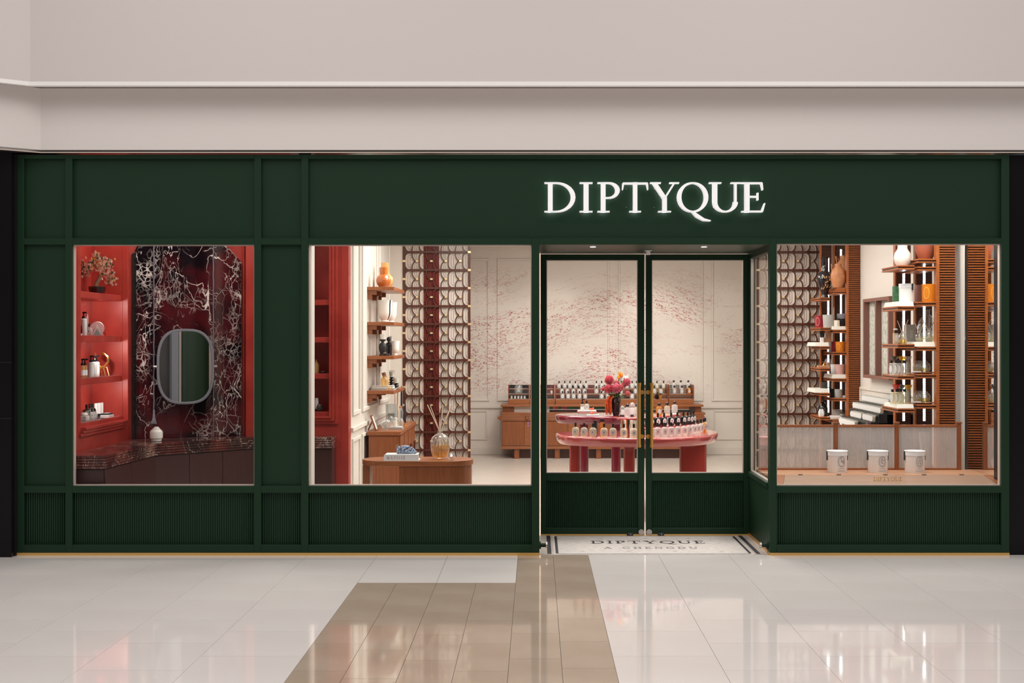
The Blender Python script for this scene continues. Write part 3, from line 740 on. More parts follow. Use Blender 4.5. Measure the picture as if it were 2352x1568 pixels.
# marble back: three slabs, chamfered at the top
mbk = struct('wall_marble', 'veined dark red marble back panel of the vanity')
MA, MBp = Vector((-3.655, 1.70, 0)), Vector((-2.72, 2.12, 0)); Ld = (MBp-MA).length; ux = (MBp-MA).normalized(); un = Vector((ux.y, -ux.x, 0))
mbk.location = MA; mbk.rotation_euler = (0, 0, math.atan2(ux.y, ux.x))
def u_of(px):      # distance along the marble wall seen at a photo pixel
    k = (px-1232)/FP; return (k*(CD+MA.y)-MA.x)/(ux.x-k*ux.y)
u1, u2, u3, u4 = u_of(307), u_of(352), u_of(488), u_of(553)
zt = Z_at(560, 1.75)+.03
MB().prism([(u1, .75), (u2-.003, .75), (u2-.003, zt+.06), (u1+.07, zt+.04), (u1, zt-.12)], -.03, 0, 'y').build('slab', 'marble', mbk)
MB().box(u2+.003, u3-.003, -.036, 0, .75, zt+.06).build('slab', 'marble', mbk)
MB().prism([(u3+.003, .75), (u4, .75), (u4, Z_at(602, 2.1)), (u_of(530), Z_at(577, 2.1)), (u_of(505), zt+.02), (u3+.003, zt+.05)], -.03, 0, 'y').build('slab', 'marble', mbk)
MB().box(u1-.08, Ld+.05, .001, .05, 0, 3.15).build('red_surround', 'red', mbk)
MB().box(u1-.012, u1+.02, -.03, .001, .75, zt-.12).build('shadow_strip', 'black', mbk)  # solid black strip in place of a shadow gap beside the marble
for k, uu in enumerate((u4+.02, u4+.05, u4+.075)): MB().box(uu, uu+.014, -.016, 0, .75, 3.12).build('moulding', 'red', mbk, .004)
# rear wall of the alcove with second niche, and the red pilaster
wr = struct('wall_alcove_rear', 'red rear wall of the alcove with a second shelf niche')
YR = 2.05; a0, a1 = X_at(700, YR), X_at(757, YR)
def rr(nm, *bx, m='red', bev=0): return MB().box(*bx).build(nm, m, wr, bev)
rr('wall_panel', -2.72, a0-.1, YR, YR+.1, 0, 3.15); rr('wall_panel', a1, -1.835, YR, YR+.1, 0, 3.15); rr('wall_panel', a0-.1, a1, YR, YR+.1, 0, .94); rr('wall_panel', a0-.1, a1, YR, YR+.1, 2.75, 3.15)
rr('niche_back', a0-.1, a1, YR+.28, YR+.30, .9, 2.8); rr('niche_side', a1, a1+.02, YR+.1, YR+.3, .9, 2.8)
for z in (2.02, 1.67, 1.33, .97): rr('niche_shelf', a0-.1, a1, YR+.005, YR+.28, z-.05, z, bev=.003)
for wa_, wb_, d_ in ((0, .02, .04), (.021, .05, .03), (.051, .08, .018)): rr('niche_frame', a1+wa_, a1+wb_, YR-d_, YR, .93-wb_*.9, 2.9, bev=.003); rr('niche_frame', a0-.1, a1+wa_, YR-d_, YR, .93-wb_*.9, .93-wa_*.9, bev=.003)
pil = structbox('trim_5', 'red pilaster at the end of the vanity alcove', (X_at(775, 1.98), XL-.001, 2.06, 2.2, 0, 3.15), 'red')
# vanity counter and cabinet
cz = .75
edge = [(-3.655, .10), (-3.335, .10), (-3.285, 1.19), (-2.60, 1.86), (-1.875, 1.86)]
back = [(-1.875, 2.046), (-2.66, 2.046), (-3.60, 1.63), (-3.642, 1.60), (-3.642, .10)]
def offset_edge(d): return [(x-(.7*d if i < 3 else .3*d), y+(d if i in (0, 1, 3, 4) else .55*d)) for i, (x, y) in enumerate(edge)]
vn = thing('vanity_counter', 'dark red marble vanity worktop with reeded edge', 'counter', (0, 0, 0))
MB().prism(edge+back, cz-.018, cz).build('top', 'marble_counter', vn)
for k in range(4):
    z1 = cz-.018-.0215*k
    MB().prism(offset_edge(.012)+back, z1-.006, z1, ).build('edge_groove', 'marble_counter', vn)
    MB().prism(offset_edge(.0 if k < 3 else .004)+back, z1-.0215, z1-.006).build('edge_reed', 'marble_counter', vn, .005)
vc = thing('vanity_cabinet', 'dark aubergine vanity cabinet under the marble worktop', 'cabinet', (0, 0, 0))
ie = offset_edge(.035); ib = [(x, y) for x, y in back]
zb = cz-.018-.086
MB().prism(ie+ib, 0.0, zb).build('carcass', 'cabinet_dark', vc)
def front_panel(p, q, n):
    p, q = Vector(p), Vector(q)
    for i in range(n):
        a = p.lerp(q, i/n); b = p.lerp(q, (i+1)/n); t = (b-a).normalized(); a = a+t*.002; b = b-t*.002; nn = Vector((t.y, -t.x))*.012
        MB().prism([tuple(a), tuple(a+nn), tuple(b+nn), tuple(b)], .06, zb-.008).build('front_panel', 'cabinet_dark', vc, .0015, seg=1)
front_panel(ie[0], ie[1], 1); front_panel(ie[1], ie[2], 2); front_panel(ie[2], ie[3], 3); front_panel(ie[3], ie[4], 2)

# ================================================================== reusable product builders
def oval_pts(w, h, n=24, e=2.0):
    out = []
    for i in range(n):
        a = 2*PI*i/n; c, s_ = math.cos(a), math.sin(a)
        out.append((w*math.copysign(abs(c)**(2/e), c), h*math.copysign(abs(s_)**(2/e), s_)))
    return out
def disc_label(mb, cx, cy, cz_, w, h, y0, y1, n=18): return mb.prism([(cx+a, cz_+b) for a, b in oval_pts(w, h, n)], y0, y1, 'y')
def b_oval(gl='bottle_glass', lab='label_grey', liquid=None):
    r = empty('perfume_bottle')
    prof = [(.022, 0), (.0305, .004), (.0340, .018), (.0350, .043), (.0342, .062), (.0305, .075), (.020, .0825), (.010, .085), (.010, .095)]
    MB().lathe(prof, n=20, sy=.55).build('body', gl, r)
    if liquid: MB().lathe([(a*.86, .004+b*.80) for a, b in prof[:6]], n=14, sy=.5).build('perfume', liquid, r)
    MB().lathe([(.0105, .092), (.0105, .126)], n=12).build('cap', 'black', r)
    lb_ = disc_label(MB(), 0, 0, .044, .0185, .027, -.0212, -.0190).build('label', lab, r)
    disc_label(MB(), 0, 0, .044, .006, .010, -.0218, -.0212, 10).build('print', 'ink_grey', lb_)
    return r
def b_round(gl='bottle_glass', liquid=None):
    r = empty('perfume_bottle')
    MB().lathe([(.025, 0), (.030, .004), (.030, .078), (.026, .086), (.012, .089), (.012, .096)], n=20).build('body', gl, r)
    if liquid: MB().lathe([(.026, .004), (.026, .07)], n=16).build('perfume', liquid, r)
    MB().ball((0, 0, .110), .0165, 14).build('cap', 'black', r)
    disc_label(MB(), 0, 0, .042, .017, .026, -.0315, -.0295).build('label', 'label_grey', r)
    return r
def b_pump(body='porcelain_white', h=.15, rad=.026, lab=None):
    r = empty('pump_bottle')
    MB().lathe([(rad*.9, 0), (rad, .004), (rad, h*.96), (rad*.8, h), (.010, h+.004)], n=18).build('body', body, r)
    MB().lathe([(.013, h), (.013, h+.02), (.006, h+.022), (.006, h+.045)], n=12).build('collar', 'black', r)
    MB().box(-.008, .026, -.008, .008, h+.045, h+.058).build('pump_head', 'black', r, .003)
    if lab: MB().lathe([(rad+.0006, h*.15), (rad+.0006, h*.62)], n=18, cap0=False, cap1=False).build('label', lab, r)
    return r
def b_cup(body, rad, h, taper=.86, wax=None, label=None):
    r = empty('candle_pot')
    MB().lathe([(rad*taper, 0), (rad, h), (rad*.93, h), (rad*taper*.93, h*.25)], n=22).build('pot', body, r)
    if wax: MB().lathe([(rad*taper*.92, h*.1), (rad*.9, h*.82)], n=18).build('wax', wax, r)
    if label: disc_label(MB(), 0, 0, h*.5, rad*.42, h*.34, -rad*.97, -rad*.90).build('emblem', label, r)
    return r
def b_books(sizes):   # list of (w, d, h, cover, angle)
    r = empty('book_stack'); z = 0
    for w, d, h, m, a in sizes:
        bk = MB().box(-w/2, w/2, -d/2, d/2, z, z+.003).box(-w/2, w/2, -d/2, d/2, z+h-.003, z+h).box(-w/2, -w/2+.004, -d/2, d/2, z+.003, z+h-.003).build('cover', m, r)
        bk.rotation_euler = (0, 0, a)
        MB().box(-w/2+.004, w/2-.005, -d/2+.005, d/2-.005, z+.003, z+h-.003).build('pages', 'page', bk)
        z += h
    return r

# ------------------------------------------------------------------ vanity things
ang = math.atan2(ux.y, ux.x)
mu = (u_of(357)+u_of(488))/2; mw = (u_of(488)-u_of(357))/2; zc = (Z_at(755, 1.9)+Z_at(927, 1.9))/2; mh = (Z_at(755, 1.9)-Z_at(927, 1.9))/2
pm = MA+ux*mu+un*.085
mr = thing('vanity_mirror', 'rounded vanity mirror with grey frame hung on the red marble', 'mirror', (pm.x, pm.y, zc), ang)
op = oval_pts(mw, mh, 48, 2.9); ip = oval_pts(mw-.022, mh-.022, 48, 2.9); n = 48
ring = MB(); ring.add([(a, -.018, b) for a, b in op]+[(a, -.018, b) for a, b in ip]+[(a, .018, b) for a, b in op]+[(a, .018, b) for a, b in ip],
    [f for i in range(n) for j in [(i+1) % n] for f in ((i, j, n+j, n+i), (2*n+i, 3*n+i, 3*n+j, 2*n+j), (i, 2*n+i, 2*n+j, j), (n+i, n+j, 3*n+j, 3*n+i))])
ring.build('frame', 'grey_frame', mr, .003, seg=1)
MB().prism(ip, -.008, .0, 'y').build('mirror_glass', 'mirror', mr)
for sx_ in (-1, 1):
    MB().tube([(sx_*(mw-.005), 0, 0), (sx_*(mw+.028), 0, 0)], .012, 10).build('pivot', 'steel', mr)
    MB().tube([(sx_*mw*.55, .01, sx_*.0), (sx_*mw*.55, .084, 0)], .006, 8).build('wall_arm', 'steel', mr)
for px, zb_, tassel in ((352, Z_at(972, 1.78), True), (488, cz+.001, False)):
    p = MA+ux*u_of(px)+un*.05
    r_ = thing('hanging_cord', 'twisted dark cord ending in a tassel beside the vanity mirror' if tassel else 'twisted dark cord without tassel beside the vanity mirror', 'cord', (p.x, p.y, zb_))
    top = 3.14-zb_
    MB().tube([(.0015*math.cos(k*1.6), .0015*math.sin(k*1.6), .06*tassel+(top-.06*tassel)*k/60) for k in range(61)], .0065, 6).build('cord', 'rope', r_)
    if tassel:
        MB().lathe([(.006, .13), (.010, .11), (.008, .095), (.012, .08), (.012, .06)], n=12).build('knot', 'grey_frame', r_)
        for k in range(12):
            a = 2*PI*k/12; MB().tube([(.006*math.cos(a), .006*math.sin(a), .065), (.022*math.cos(a), .022*math.sin(a), 0)], .0035, 5).build('tassel_thread', 'grey_frame', r_)
        MB().lathe([(.009, Z_at(841, 1.78)-zb_-.01), (.009, Z_at(841, 1.78)-zb_+.01)], n=10).build('clip', 'steel', r_)
# white stepped jar on the counter
p = Vector((X_at(359, 1.42), 1.42, cz))
j = thing('ceramic_jar', 'cream ceramic jar with stepped lid on the marble vanity', 'jar', p)
MB().lathe([(.040, 0), (.046, .004), (.046, .022), (.056, .028), (.056, .082), (.052, .09)], n=28).build('body', 'porcelain', j)
MB().lathe([(.050, .09), (.046, .10), (.036, .102), (.034, .113), (.024, .115), (.022, .126), (.012, .128)], n=28).build('lid', 'porcelain', j)

# niche shelf 1: bonsai
def onN(px, z, X=-3.83): return Vector((X, Y_onX(px, X), z))
q = onN(223, SHZ[0], -3.84)
bo = thing('bonsai', 'flowering bonsai in a dark pot on the red niche shelf', 'bonsai', q, -PI/2)
MB().lathe([(.045, 0), (.062, .01), (.072, .055), (.070, .068), (.060, .068), (.055, .055)], n=8, sm=False, a0=.3).build('pot', 'vase_black', bo)
MB().lathe([(.058, .05), (.050, .062)], n=12).build('soil', 'bark', bo)
trunk = [(0, -.01, .055), (.0, -.005, .10), (.0, .02, .14), (.0, .035, .185), (.0, .022, .225), (.0, -.005, .25), (.0, -.02, .28)]
MB().tube(trunk, [.020, .019, .017, .015, .012, .009, .006], 8).build('trunk', 'bark', bo)
for a, b in (((0, .03, .19), (0, .10, .17)), ((0, .0, .245), (0, -.11, .235)), ((0, .02, .225), (0, .075, .27)), ((0, .09, .175), (0, .105, .13))):
    MB().tube([a, tuple((Vector(a)+Vector(b))/2+Vector((.0, 0, .015))), b], [.007, .005, .003], 6).build('branch', 'bark', bo)
rnd = random.Random(3)
def flower_cluster(c, r, n, name='blossom_cluster'):
    for m_, k in (('blossom_white', .5), ('blossom_pink', .22), ('blossom_yellow', .10), ('leaf', .18)):
        mb = MB()
        for i in range(max(2, int(n*k*2.0))):
            d = Vector((rnd.gauss(0, .55), rnd.gauss(0, .7), rnd.gauss(0, .5))); d = d*r
            p0 = Vector(c)+d
            for q_ in range(5):
                a = 2*PI*q_/5+rnd.random(); e = Vector((math.cos(a)*.6+.3, math.cos(a), math.sin(a)))*.011
                t1 = Vector((rnd.uniform(-.4, .4), -math.sin(a), math.cos(a)))*.006
                mb.add([p0, p0+e*.6+t1, p0+e*1.2, p0+e*.6-t1], [(0, 1, 2, 3)])
        mb.build(name if m_ != 'leaf' else 'leaf_cluster', m_, bo, kind='stuff')
for c, r, n in (((0, -.13, .235), .045, 34), ((.01, -.06, .25), .05, 40), ((0, .0, .30), .045, 30), ((.01, -.01, .35), .022, 14), ((0, .07, .27), .05, 42), ((.01, .11, .17), .035, 22), ((.01, .125, .12), .035, 26), ((.01, -.11, .19), .045, 26), ((0, .05, .215), .035, 16)): flower_cluster(c, r, n)

# niche shelf 2
z = SHZ[1]
put('pumpw', lambda: b_pump('porcelain_white', .14, .027), onN(192, z, -3.80), 'tall white pump bottle beside the glass disc in the red niche', 'bottle')
put('capw', lambda: b_oval('bottle_glass', 'label_white'), onN(205, z, -3.78), 'short frosted bottle with black cap before the glass pyramid', 'bottle', scale=.8)
g = thing('glass_vial', 'tall clear glass vial behind the white pump bottle in the red niche', 'vial', onN(200, z, -3.88))
MB().lathe([(.010, 0), (.012, .01), (.012, .15), (.008, .17)], n=12).build('vial_body', 'clear_glass', g)
MB().lathe([(.009, .17), (.009, .185)], n=12).build('stopper', 'steel', g)
g = thing('oval_plaque', 'black oval framed plaque at the edge of the red niche shelf', 'plaque', onN(187, z, -3.73))
MB().lathe([(.03, -.006), (.03, .006)], n=24).build('rim', 'black', g).rotation_euler = (0, PI/2, .35)
g.children[0].scale = (1.35, .8, 1); g.children[0].location = (0, 0, .0405)
MB().lathe([(.024, -.0075), (.024, .0075)], n=24).build('face', 'label_white', g).rotation_euler = (0, PI/2, .35)
g.children[1].scale = (1.35, .8, 1); g.children[1].location = (0, 0, .0405)
q = onN(223, z+.062, -3.88)
g = thing('glass_disc', 'upright clear glass disc leaning in the red niche', 'plate', q)
MB().lathe([(.052, -.006), (.060, -.004), (.062, 0), (.060, .004), (.052, .006)], n=32).build('disc', 'clear_glass', g).rotation_euler = (0, PI/2, .2-PI/2)
MB().box(-.02, .02, -.03, .03, -.062, -.055).build('foot', 'clear_glass', g)
MB().tube([(0, .061*math.cos(2*PI*k/32), .061*math.sin(2*PI*k/32)) for k in range(33)], .0022, 6).build('rim', 'steel', g).rotation_euler = (0, 0, .2-PI/2)
q = onN(223, z, -3.79)
g = thing('glass_pyramid', 'faceted glass pyramid in front of the glass disc', 'ornament', q, .5)
MB().add([(-.05, -.05, 0), (.05, -.05, 0), (.05, .05, 0), (-.05, .05, 0), (0, 0, .098)], [(0, 1, 2, 3), (0, 1, 4), (1, 2, 4), (2, 3, 4), (3, 0, 4)]).build('pyramid', 'clear_glass', g)
MB().add([(-.03, -.03, .002), (.03, -.03, .002), (.03, .03, .002), (-.03, .03, .002), (0, 0, .06)], [(0, 1, 2, 3), (0, 1, 4), (1, 2, 4), (2, 3, 4), (3, 0, 4)]).build('core', 'smoke_glass', g)
# niche shelf 3
z = SHZ[2]+.004
for k, px in enumerate((189, 195)):
    put('pumpa', lambda: b_pump('honey_glass', .095, .020, 'label_white'), onN(px, z, -3.79), 'amber pump bottle with white label on the red niche shelf', 'bottle', 'amber pump bottles in the red niche')
for k, px in enumerate((209, 216, 222)):
    put('pumpl', lambda: b_pump('porcelain_white', .118, .025, 'label_white'), onN(px, z, -3.80-.02*k), 'white pump bottle in the row before the golden crab claw', 'bottle', 'white pump bottles in the red niche')
cl_ = thing('crab_sculpture', 'golden crab claw sculpture on the red niche shelf', 'sculpture', onN(234, z, -3.82), -PI/2)
MB().ball((0, -.03, .075), .030, 14, .8).build('shell', 'gold', cl_)
MB().tube([(0, -.02, .07), (0, .03, .085), (0, .055, .12)], [.010, .009, .012], 8).build('arm', 'gold', cl_)
MB().tube([(0, .055, .12), (0, .052, .16), (0, .02, .195), (0, -.01, .215)], [.012, .016, .011, .003], 8).build('big_claw', 'gold', cl_)
MB().tube([(0, .035, .175), (0, .01, .18), (0, -.015, .20)], [.008, .006, .002], 6).build('claw_finger', 'gold', cl_)
MB().tube([(0, -.04, .10), (0, -.06, .14), (0, -.075, .165)], [.006, .007, .005], 8).build('small_arm', 'gold', cl_)
for s_ in (-1, 1): MB().tube([(0, -.075, .165), (0, -.075+s_*.022, .178), (0, -.075+s_*.014, .20)], [.006, .005, .002], 6).build('pincer', 'gold', cl_)
for k, (y1, y2) in enumerate(((.045, .065), (.02, .035), (-.0, .005), (-.05, -.06))):
    MB().tube([(0, -.02, .06), (.01, y1, .07-.012*k), (.012, y2, .0)], [.007, .006, .003], 6).build('leg', 'gold', cl_)
# niche bottom shelf
z = NZ0+.004
for px, X in ((199, -3.86), (206, -3.87), (212, -3.88)):
    put('ovg', lambda: b_oval('smoke_glass', 'label_grey'), onN(px, z, X), 'grey glass bottle with black cap at the back of the lowest red niche shelf', 'bottle', 'grey bottles on the lowest niche shelf', rz=.5, scale=.95)
for px in (211, 217):
    put('ovs', lambda: b_oval('bottle_glass', 'label_white'), onN(px, z, -3.77), 'small clear bottle at the front of the lowest red niche shelf', 'bottle', 'small clear bottles on the lowest niche shelf', rz=.5, scale=.72)
for k, px in enumerate((221, 228, 234)):
    b_ = thing('perfume_carton', 'slim white carton standing on the lowest red niche shelf', 'box', onN(px, z, -3.86), .2, 'slim white cartons in the red niche')
    MB().box(-.013, .013, -.010, .010, .022, .118).build('carton', 'label_white', b_, .001, seg=1)
    MB().box(-.018, .018, -.012, .012, 0, .022).build('stand', 'black', b_)
    MB().box(-.006, .006, -.0088, -.008, .05, .075).build('print', 'ink_grey', b_)
so = thing('soap_dish', 'white soap bar on a veined stone dish in the red niche', 'soap', onN(193, z, -3.78))
MB().box(-.034, .034, -.04, .04, 0, .04).build('stone_dish', 'marble_white', so, .006)
MB().lathe([(.02, .04), (.030, .045), (.032, .055), (.028, .064), (.015, .068)], n=20, sy=1.1).build('soap_bar', 'porcelain', so)
tr_ = thing('tray_stack', 'flat dark trays stacked on the lowest red niche shelf', 'tray', onN(246, z, -3.80))
MB().box(-.04, .04, -.06, .06, 0, .012).build('tray', 'label_grey', tr_, .002); MB().box(-.034, .034, -.05, .05, .012, .024).build('tray', 'ink', tr_, .002); MB().box(-.02, .02, -.03, .03, .024, .03).build('lid', 'grey_pot', tr_, .002)
# jars in the rear niche
for X, z, lab, cat, kind in ((X_at(728, 2.2), .97, 'slim white tube in the rear red niche', 'tube', 0), (X_at(736, 2.2), .97, 'frosted glass jar in the rear red niche', 'jar', 1), (X_at(727, 2.2), 1.33, 'honey glass bottle in the rear red niche', 'bottle', 2), (X_at(742, 2.18), 1.33, 'flat glass dish in the rear red niche', 'dish', 3)):
    if kind == 0:
        o = thing('cream_tube', lab, cat, (X, 2.19, z)); MB().lathe([(.014, 0), (.014, .02)], n=12).build('cap', 'black', o); MB().lathe([(.014, .02), (.018, .09), (.014, .125)], n=14, sy=.6).build('tube_body', 'porcelain_white', o)
    elif kind == 1:
        o = thing('glass_jar', lab, cat, (X, 2.17, z)); MB().lathe([(.02, 0), (.032, .01), (.034, .035), (.026, .055)], n=20).build('jar_body', 'smoke_glass', o); MB().lathe([(.024, .055), (.024, .066)], n=16).build('lid', 'steel', o)
    elif kind == 2:
        o = thing('glass_bottle', lab, cat, (X, 2.19, z)); MB().lathe([(.025, 0), (.027, .08), (.012, .1), (.012, .11)], n=16).build('body', 'honey_glass', o); MB().lathe([(.012, .11), (.012, .13)], n=10).build('stopper', 'gold', o)
    else:
        o = thing('glass_dish', lab, cat, (X, 2.17, z)); MB().lathe([(.03, 0), (.045, .012), (.043, .014), (.028, .004)], n=24).build('bowl', 'smoke_glass', o); MB().lathe([(.012, .004), (.016, .02)], n=12).build('stopper', 'clear_glass', o)

# ================================================================== left wall shelves
SH = [2.196, 1.831, 1.478, 1.116]; SY0, SY1 = 3.29, 4.28; SX0, SX1 = XL, -1.48
sh_lab = ['topmost wooden wall shelf carrying two amber vases', 'wooden wall shelf carrying white striped vases', 'wooden wall shelf carrying black candle holders and white cups', 'lowest wooden wall shelf carrying books and dark glass candle holders']
for z, lab in zip(SH, sh_lab):
    s_ = thing('wall_shelf', lab, 'shelf', (SX0, (SY0+SY1)/2, z))
    w, d = SX1-SX0, (SY1-SY0)/2
    MB().box(0.001, w, -d, d, -.036, 0).build('board', 'teak_y', s_, .002, seg=1)
    for y in (-d+.04, -d+.42, -d+.80):
        MB().box(.001, .095, y-.02, y+.02, -.082, -.036).box(.001, .048, y-.02, y+.02, -.128, -.082).build('bracket', 'teak', s_, .002, seg=1)
def onS(px, Y, z): return Vector((X_at(px, Y), Y, z))
# shelf 1 vases
def vase2(name, label, loc, m, R, neck, h, slot):
    v = thing(name, label, 'vase', loc)
    pr = [(R*.62, 0)]+[(R*math.sin(a), R*.93-R*math.cos(a)*.98) for a in [PI*(.24+.52*k/10) for k in range(11)]]+[(neck, R*1.72), (neck, h), (neck*.86, h), (neck*.86, h-.03)]
    MB().lathe(pr, n=36).build('body', m, v)
    if slot: MB().tube([(-neck*.55, -neck*.95, R*1.68), (-neck*.55, -neck*.98, R*2.1)], .006, 6).build('handle_rib', m, v)
    return v
vase2('round_vase', 'tan glossy round vase with wide neck behind the caramel vase', onS(884, 3.78, SH[0]), 'tan_gloss', .094, .045, .28, False)
vase2('round_vase', 'caramel brown glossy vase with straight neck in front of the tan vase', onS(880.5, 3.45, SH[0]), 'caramel', .078, .043, .21, True)
# shelf 2
def cup_vase(name, label, loc, R, h, stripe=True, rz=0):
    v = thing(name, label, 'vase', loc, rz)
    pr = [(R*.55, 0), (R*.60, .008), (R*.50, .02), (R*.78, .05*h/.22), (R*.92, .09*h/.22), (R*.93, .16*h/.22), (R*1.02, h), (R*.97, h), (R*.88, .16*h/.22), (R*.6, .05)]
    MB().lathe(pr, n=32).build('body', 'porcelain', v)
    if stripe:
        mb = MB(); vs = []; prs = pr[2:7]
        for r, zz in prs:
            for a in (-.62, -.38): vs.append(((r+.0012)*math.cos(a), (r+.0012)*math.sin(a), zz))
        mb.add(vs, [(2*i, 2*i+1, 2*i+3, 2*i+2) for i in range(len(prs)-1)]); mb.build('painted_stripe', 'navy', v)
    return v
cup_vase('flared_vase', 'large cream flared vase with dark painted stripe on wooden shelf', onS(884, 3.48, SH[1]), .078, .232, True, -.15)
cup_vase('flared_vase', 'smaller white flared vase standing behind the striped vase', onS(898, 3.88, SH[1]), .068, .222, False)
# shelf 3
c3 = thing('candle_holder', 'black bulbous candle holder with short white candle on wooden shelf', 'candle holder', onS(879, 3.42, SH[2]))
MB().lathe([(.035, 0), (.037, .006), (.026, .02), (.037, .055), (.043, .09), (.036, .12), (.016, .138), (.014, .148), (.032, .158), (.034, .168), (.034, .172)], n=28).build('stem', 'soft_black', c3)
MB().lathe([(.028, .172), (.030, .22), (.0295, .227)], n=24).build('candle', 'porcelain', c3)
o3 = thing('knot_ornament', 'small black knotted ornament in front of the black candle holder', 'ornament', onS(884, 3.32, SH[2]))
MB().ball((0, 0, .022), .022, 14).ball((.022, 0, .012), .012, 10).ball((.04, .01, .012), .012, 10).build('beads', 'soft_black', o3)
MB().lathe([(.010, -.002), (.010, .002)], (0, -.021, .03), 12).build('inlay', 'pale_gold', o3)
c4 = thing('lidded_bottle', 'dark glass bottle with round stopper beside the black candle holder', 'bottle', onS(893, 3.66, SH[2]))
MB().lathe([(.034, 0), (.036, .01), (.036, .10), (.030, .13), (.012, .14), (.012, .15)], n=24).build('body', 'dark_glass', c4)
MB().lathe([(.028, .01), (.028, .085)], n=16).build('perfume', 'yellow_liquid', c4)
MB().ball((0, 0, .172), .024, 16, 1.1).build('stopper', 'soft_black', c4)
cup_vase('white_cup', 'white footed cup at the end of the shelf with black candle holders', onS(907, 3.86, SH[2]), .052, .155, False)
v5 = thing('bud_vase', 'white bottle-necked bud vase behind the white footed cup', 'vase', onS(899, 4.08, SH[2]))
MB().lathe([(.03, 0), (.034, .06), (.028, .12), (.016, .15), (.014, .185), (.024, .205), (.02, .205)], n=24).build('body', 'porcelain_white', v5)
# shelf 4
put('bk1', lambda: b_books([(.20, .25, .018, 'book_grey', 0), (.18, .22, .026, 'book_white', .03)]), onS(881, 3.52, SH[3]), 'two grey and white books stacked on the lowest wooden shelf', 'books', rz=-PI/2)
hb = thing('honey_jar', 'honey coloured glass jar with stepped lid on the stacked books', 'jar', onS(884, 3.50, SH[3]+.0445))
MB().lathe([(.038, 0), (.042, .004), (.042, .07), (.036, .078)], n=28).build('body', 'honey_glass', hb)
MB().lathe([(.034, .078), (.030, .09), (.020, .092), (.020, .104), (.008, .106)], n=24).build('lid', 'honey_glass', hb)
pf = thing('photo_frame', 'leaning wooden frame behind the honey glass jar', 'frame', onS(893, 3.72, SH[3]+.001), .0)
MB().box(-.014, .014, -.06, .06, 0, .185).build('frame', 'teak', pf, .003).rotation_euler = (0, -.32, 0)
for px, Y, h in ((900, 3.92, .115), (910, 3.74, .075)):
    ch_ = thing('candle_holder', 'taller dark glass candle holder with white candle on lowest wooden shelf' if h > .1 else 'shorter dark glass candle holder with white candle on lowest wooden shelf', 'candle holder', onS(px, Y, SH[3]))
    pr = [(.028, 0), (.030, .004)]; k = 0
    while .02+.03*k < h: pr += [(.031, .006+.03*k), (.020, .02+.03*k), (.031, .032+.03*k)]; k += 1
    MB().lathe(pr, n=24).build('stem', 'dark_glass', ch_); zt_ = pr[-1][1]
    MB().lathe([(.026, zt_), (.032, zt_+.075), (.030, zt_+.075), (.024, zt_+.006)], n=24).build('cup', 'clear_glass', ch_)
    MB().lathe([(.024, zt_+.004), (.028, zt_+.058)], n=20).build('candle', 'wax', ch_)
gk = thing('gold_ornament', 'small golden knot figure standing before the stacked books', 'ornament', onS(892, 3.31, SH[3]))
for a, b, c in ((0, .03, .034), (-.012, .012, .012), (.014, .012, .012), (.016, .03, .034)):
    MB().ball((a, 0, b), .0085, 10).build('bead', 'gold', gk)
MB().tube([(-.016, 0, .0), (0, 0, .03), (.018, 0, .036), (.016, 0, .0)], .005, 6).build('loop', 'gold', gk)

# ================================================================== sideboard with doors
sb0, sb1 = 12.27-CD, 13.83-CD; sbx = -1.385; sbz = .708
sbd = thing('sideboard', 'teak sideboard against the cream panelled wall', 'sideboard', (XL+.027, sb0, 0))
w = sbx-XL-.027; L_ = sb1-sb0
MB().box(0, w, 0, L_, sbz-.04, sbz).build('top', 'teak_y', sbd, .003)
MB().box(.02, w-.02, .01, L_-.01, .10, sbz-.043).build('carcass', 'teak', sbd, .002)
MB().box(.03, w-.05, .03, L_-.03, 0, .10).build('plinth', 'dark_wood', sbd)
MB().box(.02, w-.021, -.001, .01, .09, sbz-.055).build('end_panel', 'teak', sbd)
nd = 8
for i in range(nd):
    y0 = .015+(L_-.03)*i/nd; y1 = .015+(L_-.03)*(i+1)/nd
    d_ = MB().box(w-.02, w-.004-.006*(i % 2), y0+.004, y1-.004, .12, sbz-.05).build('door', 'teak', sbd, .003)
    MB().box(w-.012, w+.012, (y0+.018 if i % 2 else y1-.03), (y0+.03 if i % 2 else y1-.018), .40, .50).build('handle', 'dark_wood', d_, .002)
def onB(px, Y): return Vector((X_at(px, Y), Y, sbz))
f_ = thing('easel_frame', 'small wooden easel frame standing on the teak sideboard', 'frame', onB(862, 3.20), .0)
MB().box(-.008, .008, -.055, .055, .003, .17).build('frame', 'teak', f_, .002).rotation_euler = (0, -.34, 0)
MB().box(.0085, .0095, -.042, .042, .015, .155).build('picture', 'book_white', f_).rotation_euler = (0, -.34, 0)
MB().box(-.006, .006, -.02, .02, .003, .12).build('strut', 'teak', f_, .002).rotation_euler = (0, .42, 0)
f_.children[0].location = (.014, 0, 0); f_.children[1].location = (.014, 0, 0); f_.children[2].location = (-.075, 0, 0)
def globe(label, loc, R, cand, h=None):
    g_ = thing('glass_globe', label, 'candle holder', loc)
    pr = [(R*.42, 0), (R*.42, .008), (R*.35, .014)]+[(R*math.sin(a), .014+R*.95-R*math.cos(a)) for a in [PI*(.15+.70*k/10) for k in range(11)]]
    MB().lathe(pr, n=28, cap1=False).build('globe', 'clear_glass', g_)
    MB().lathe([(R*.46, R*.5), (R*.46, R*1.25)], n=18).build('candle', cand, g_)
    return g_
globe('round clear glass globe with grey candle beside the easel frame', onB(886.5, 3.22), .056, 'grey_pot')
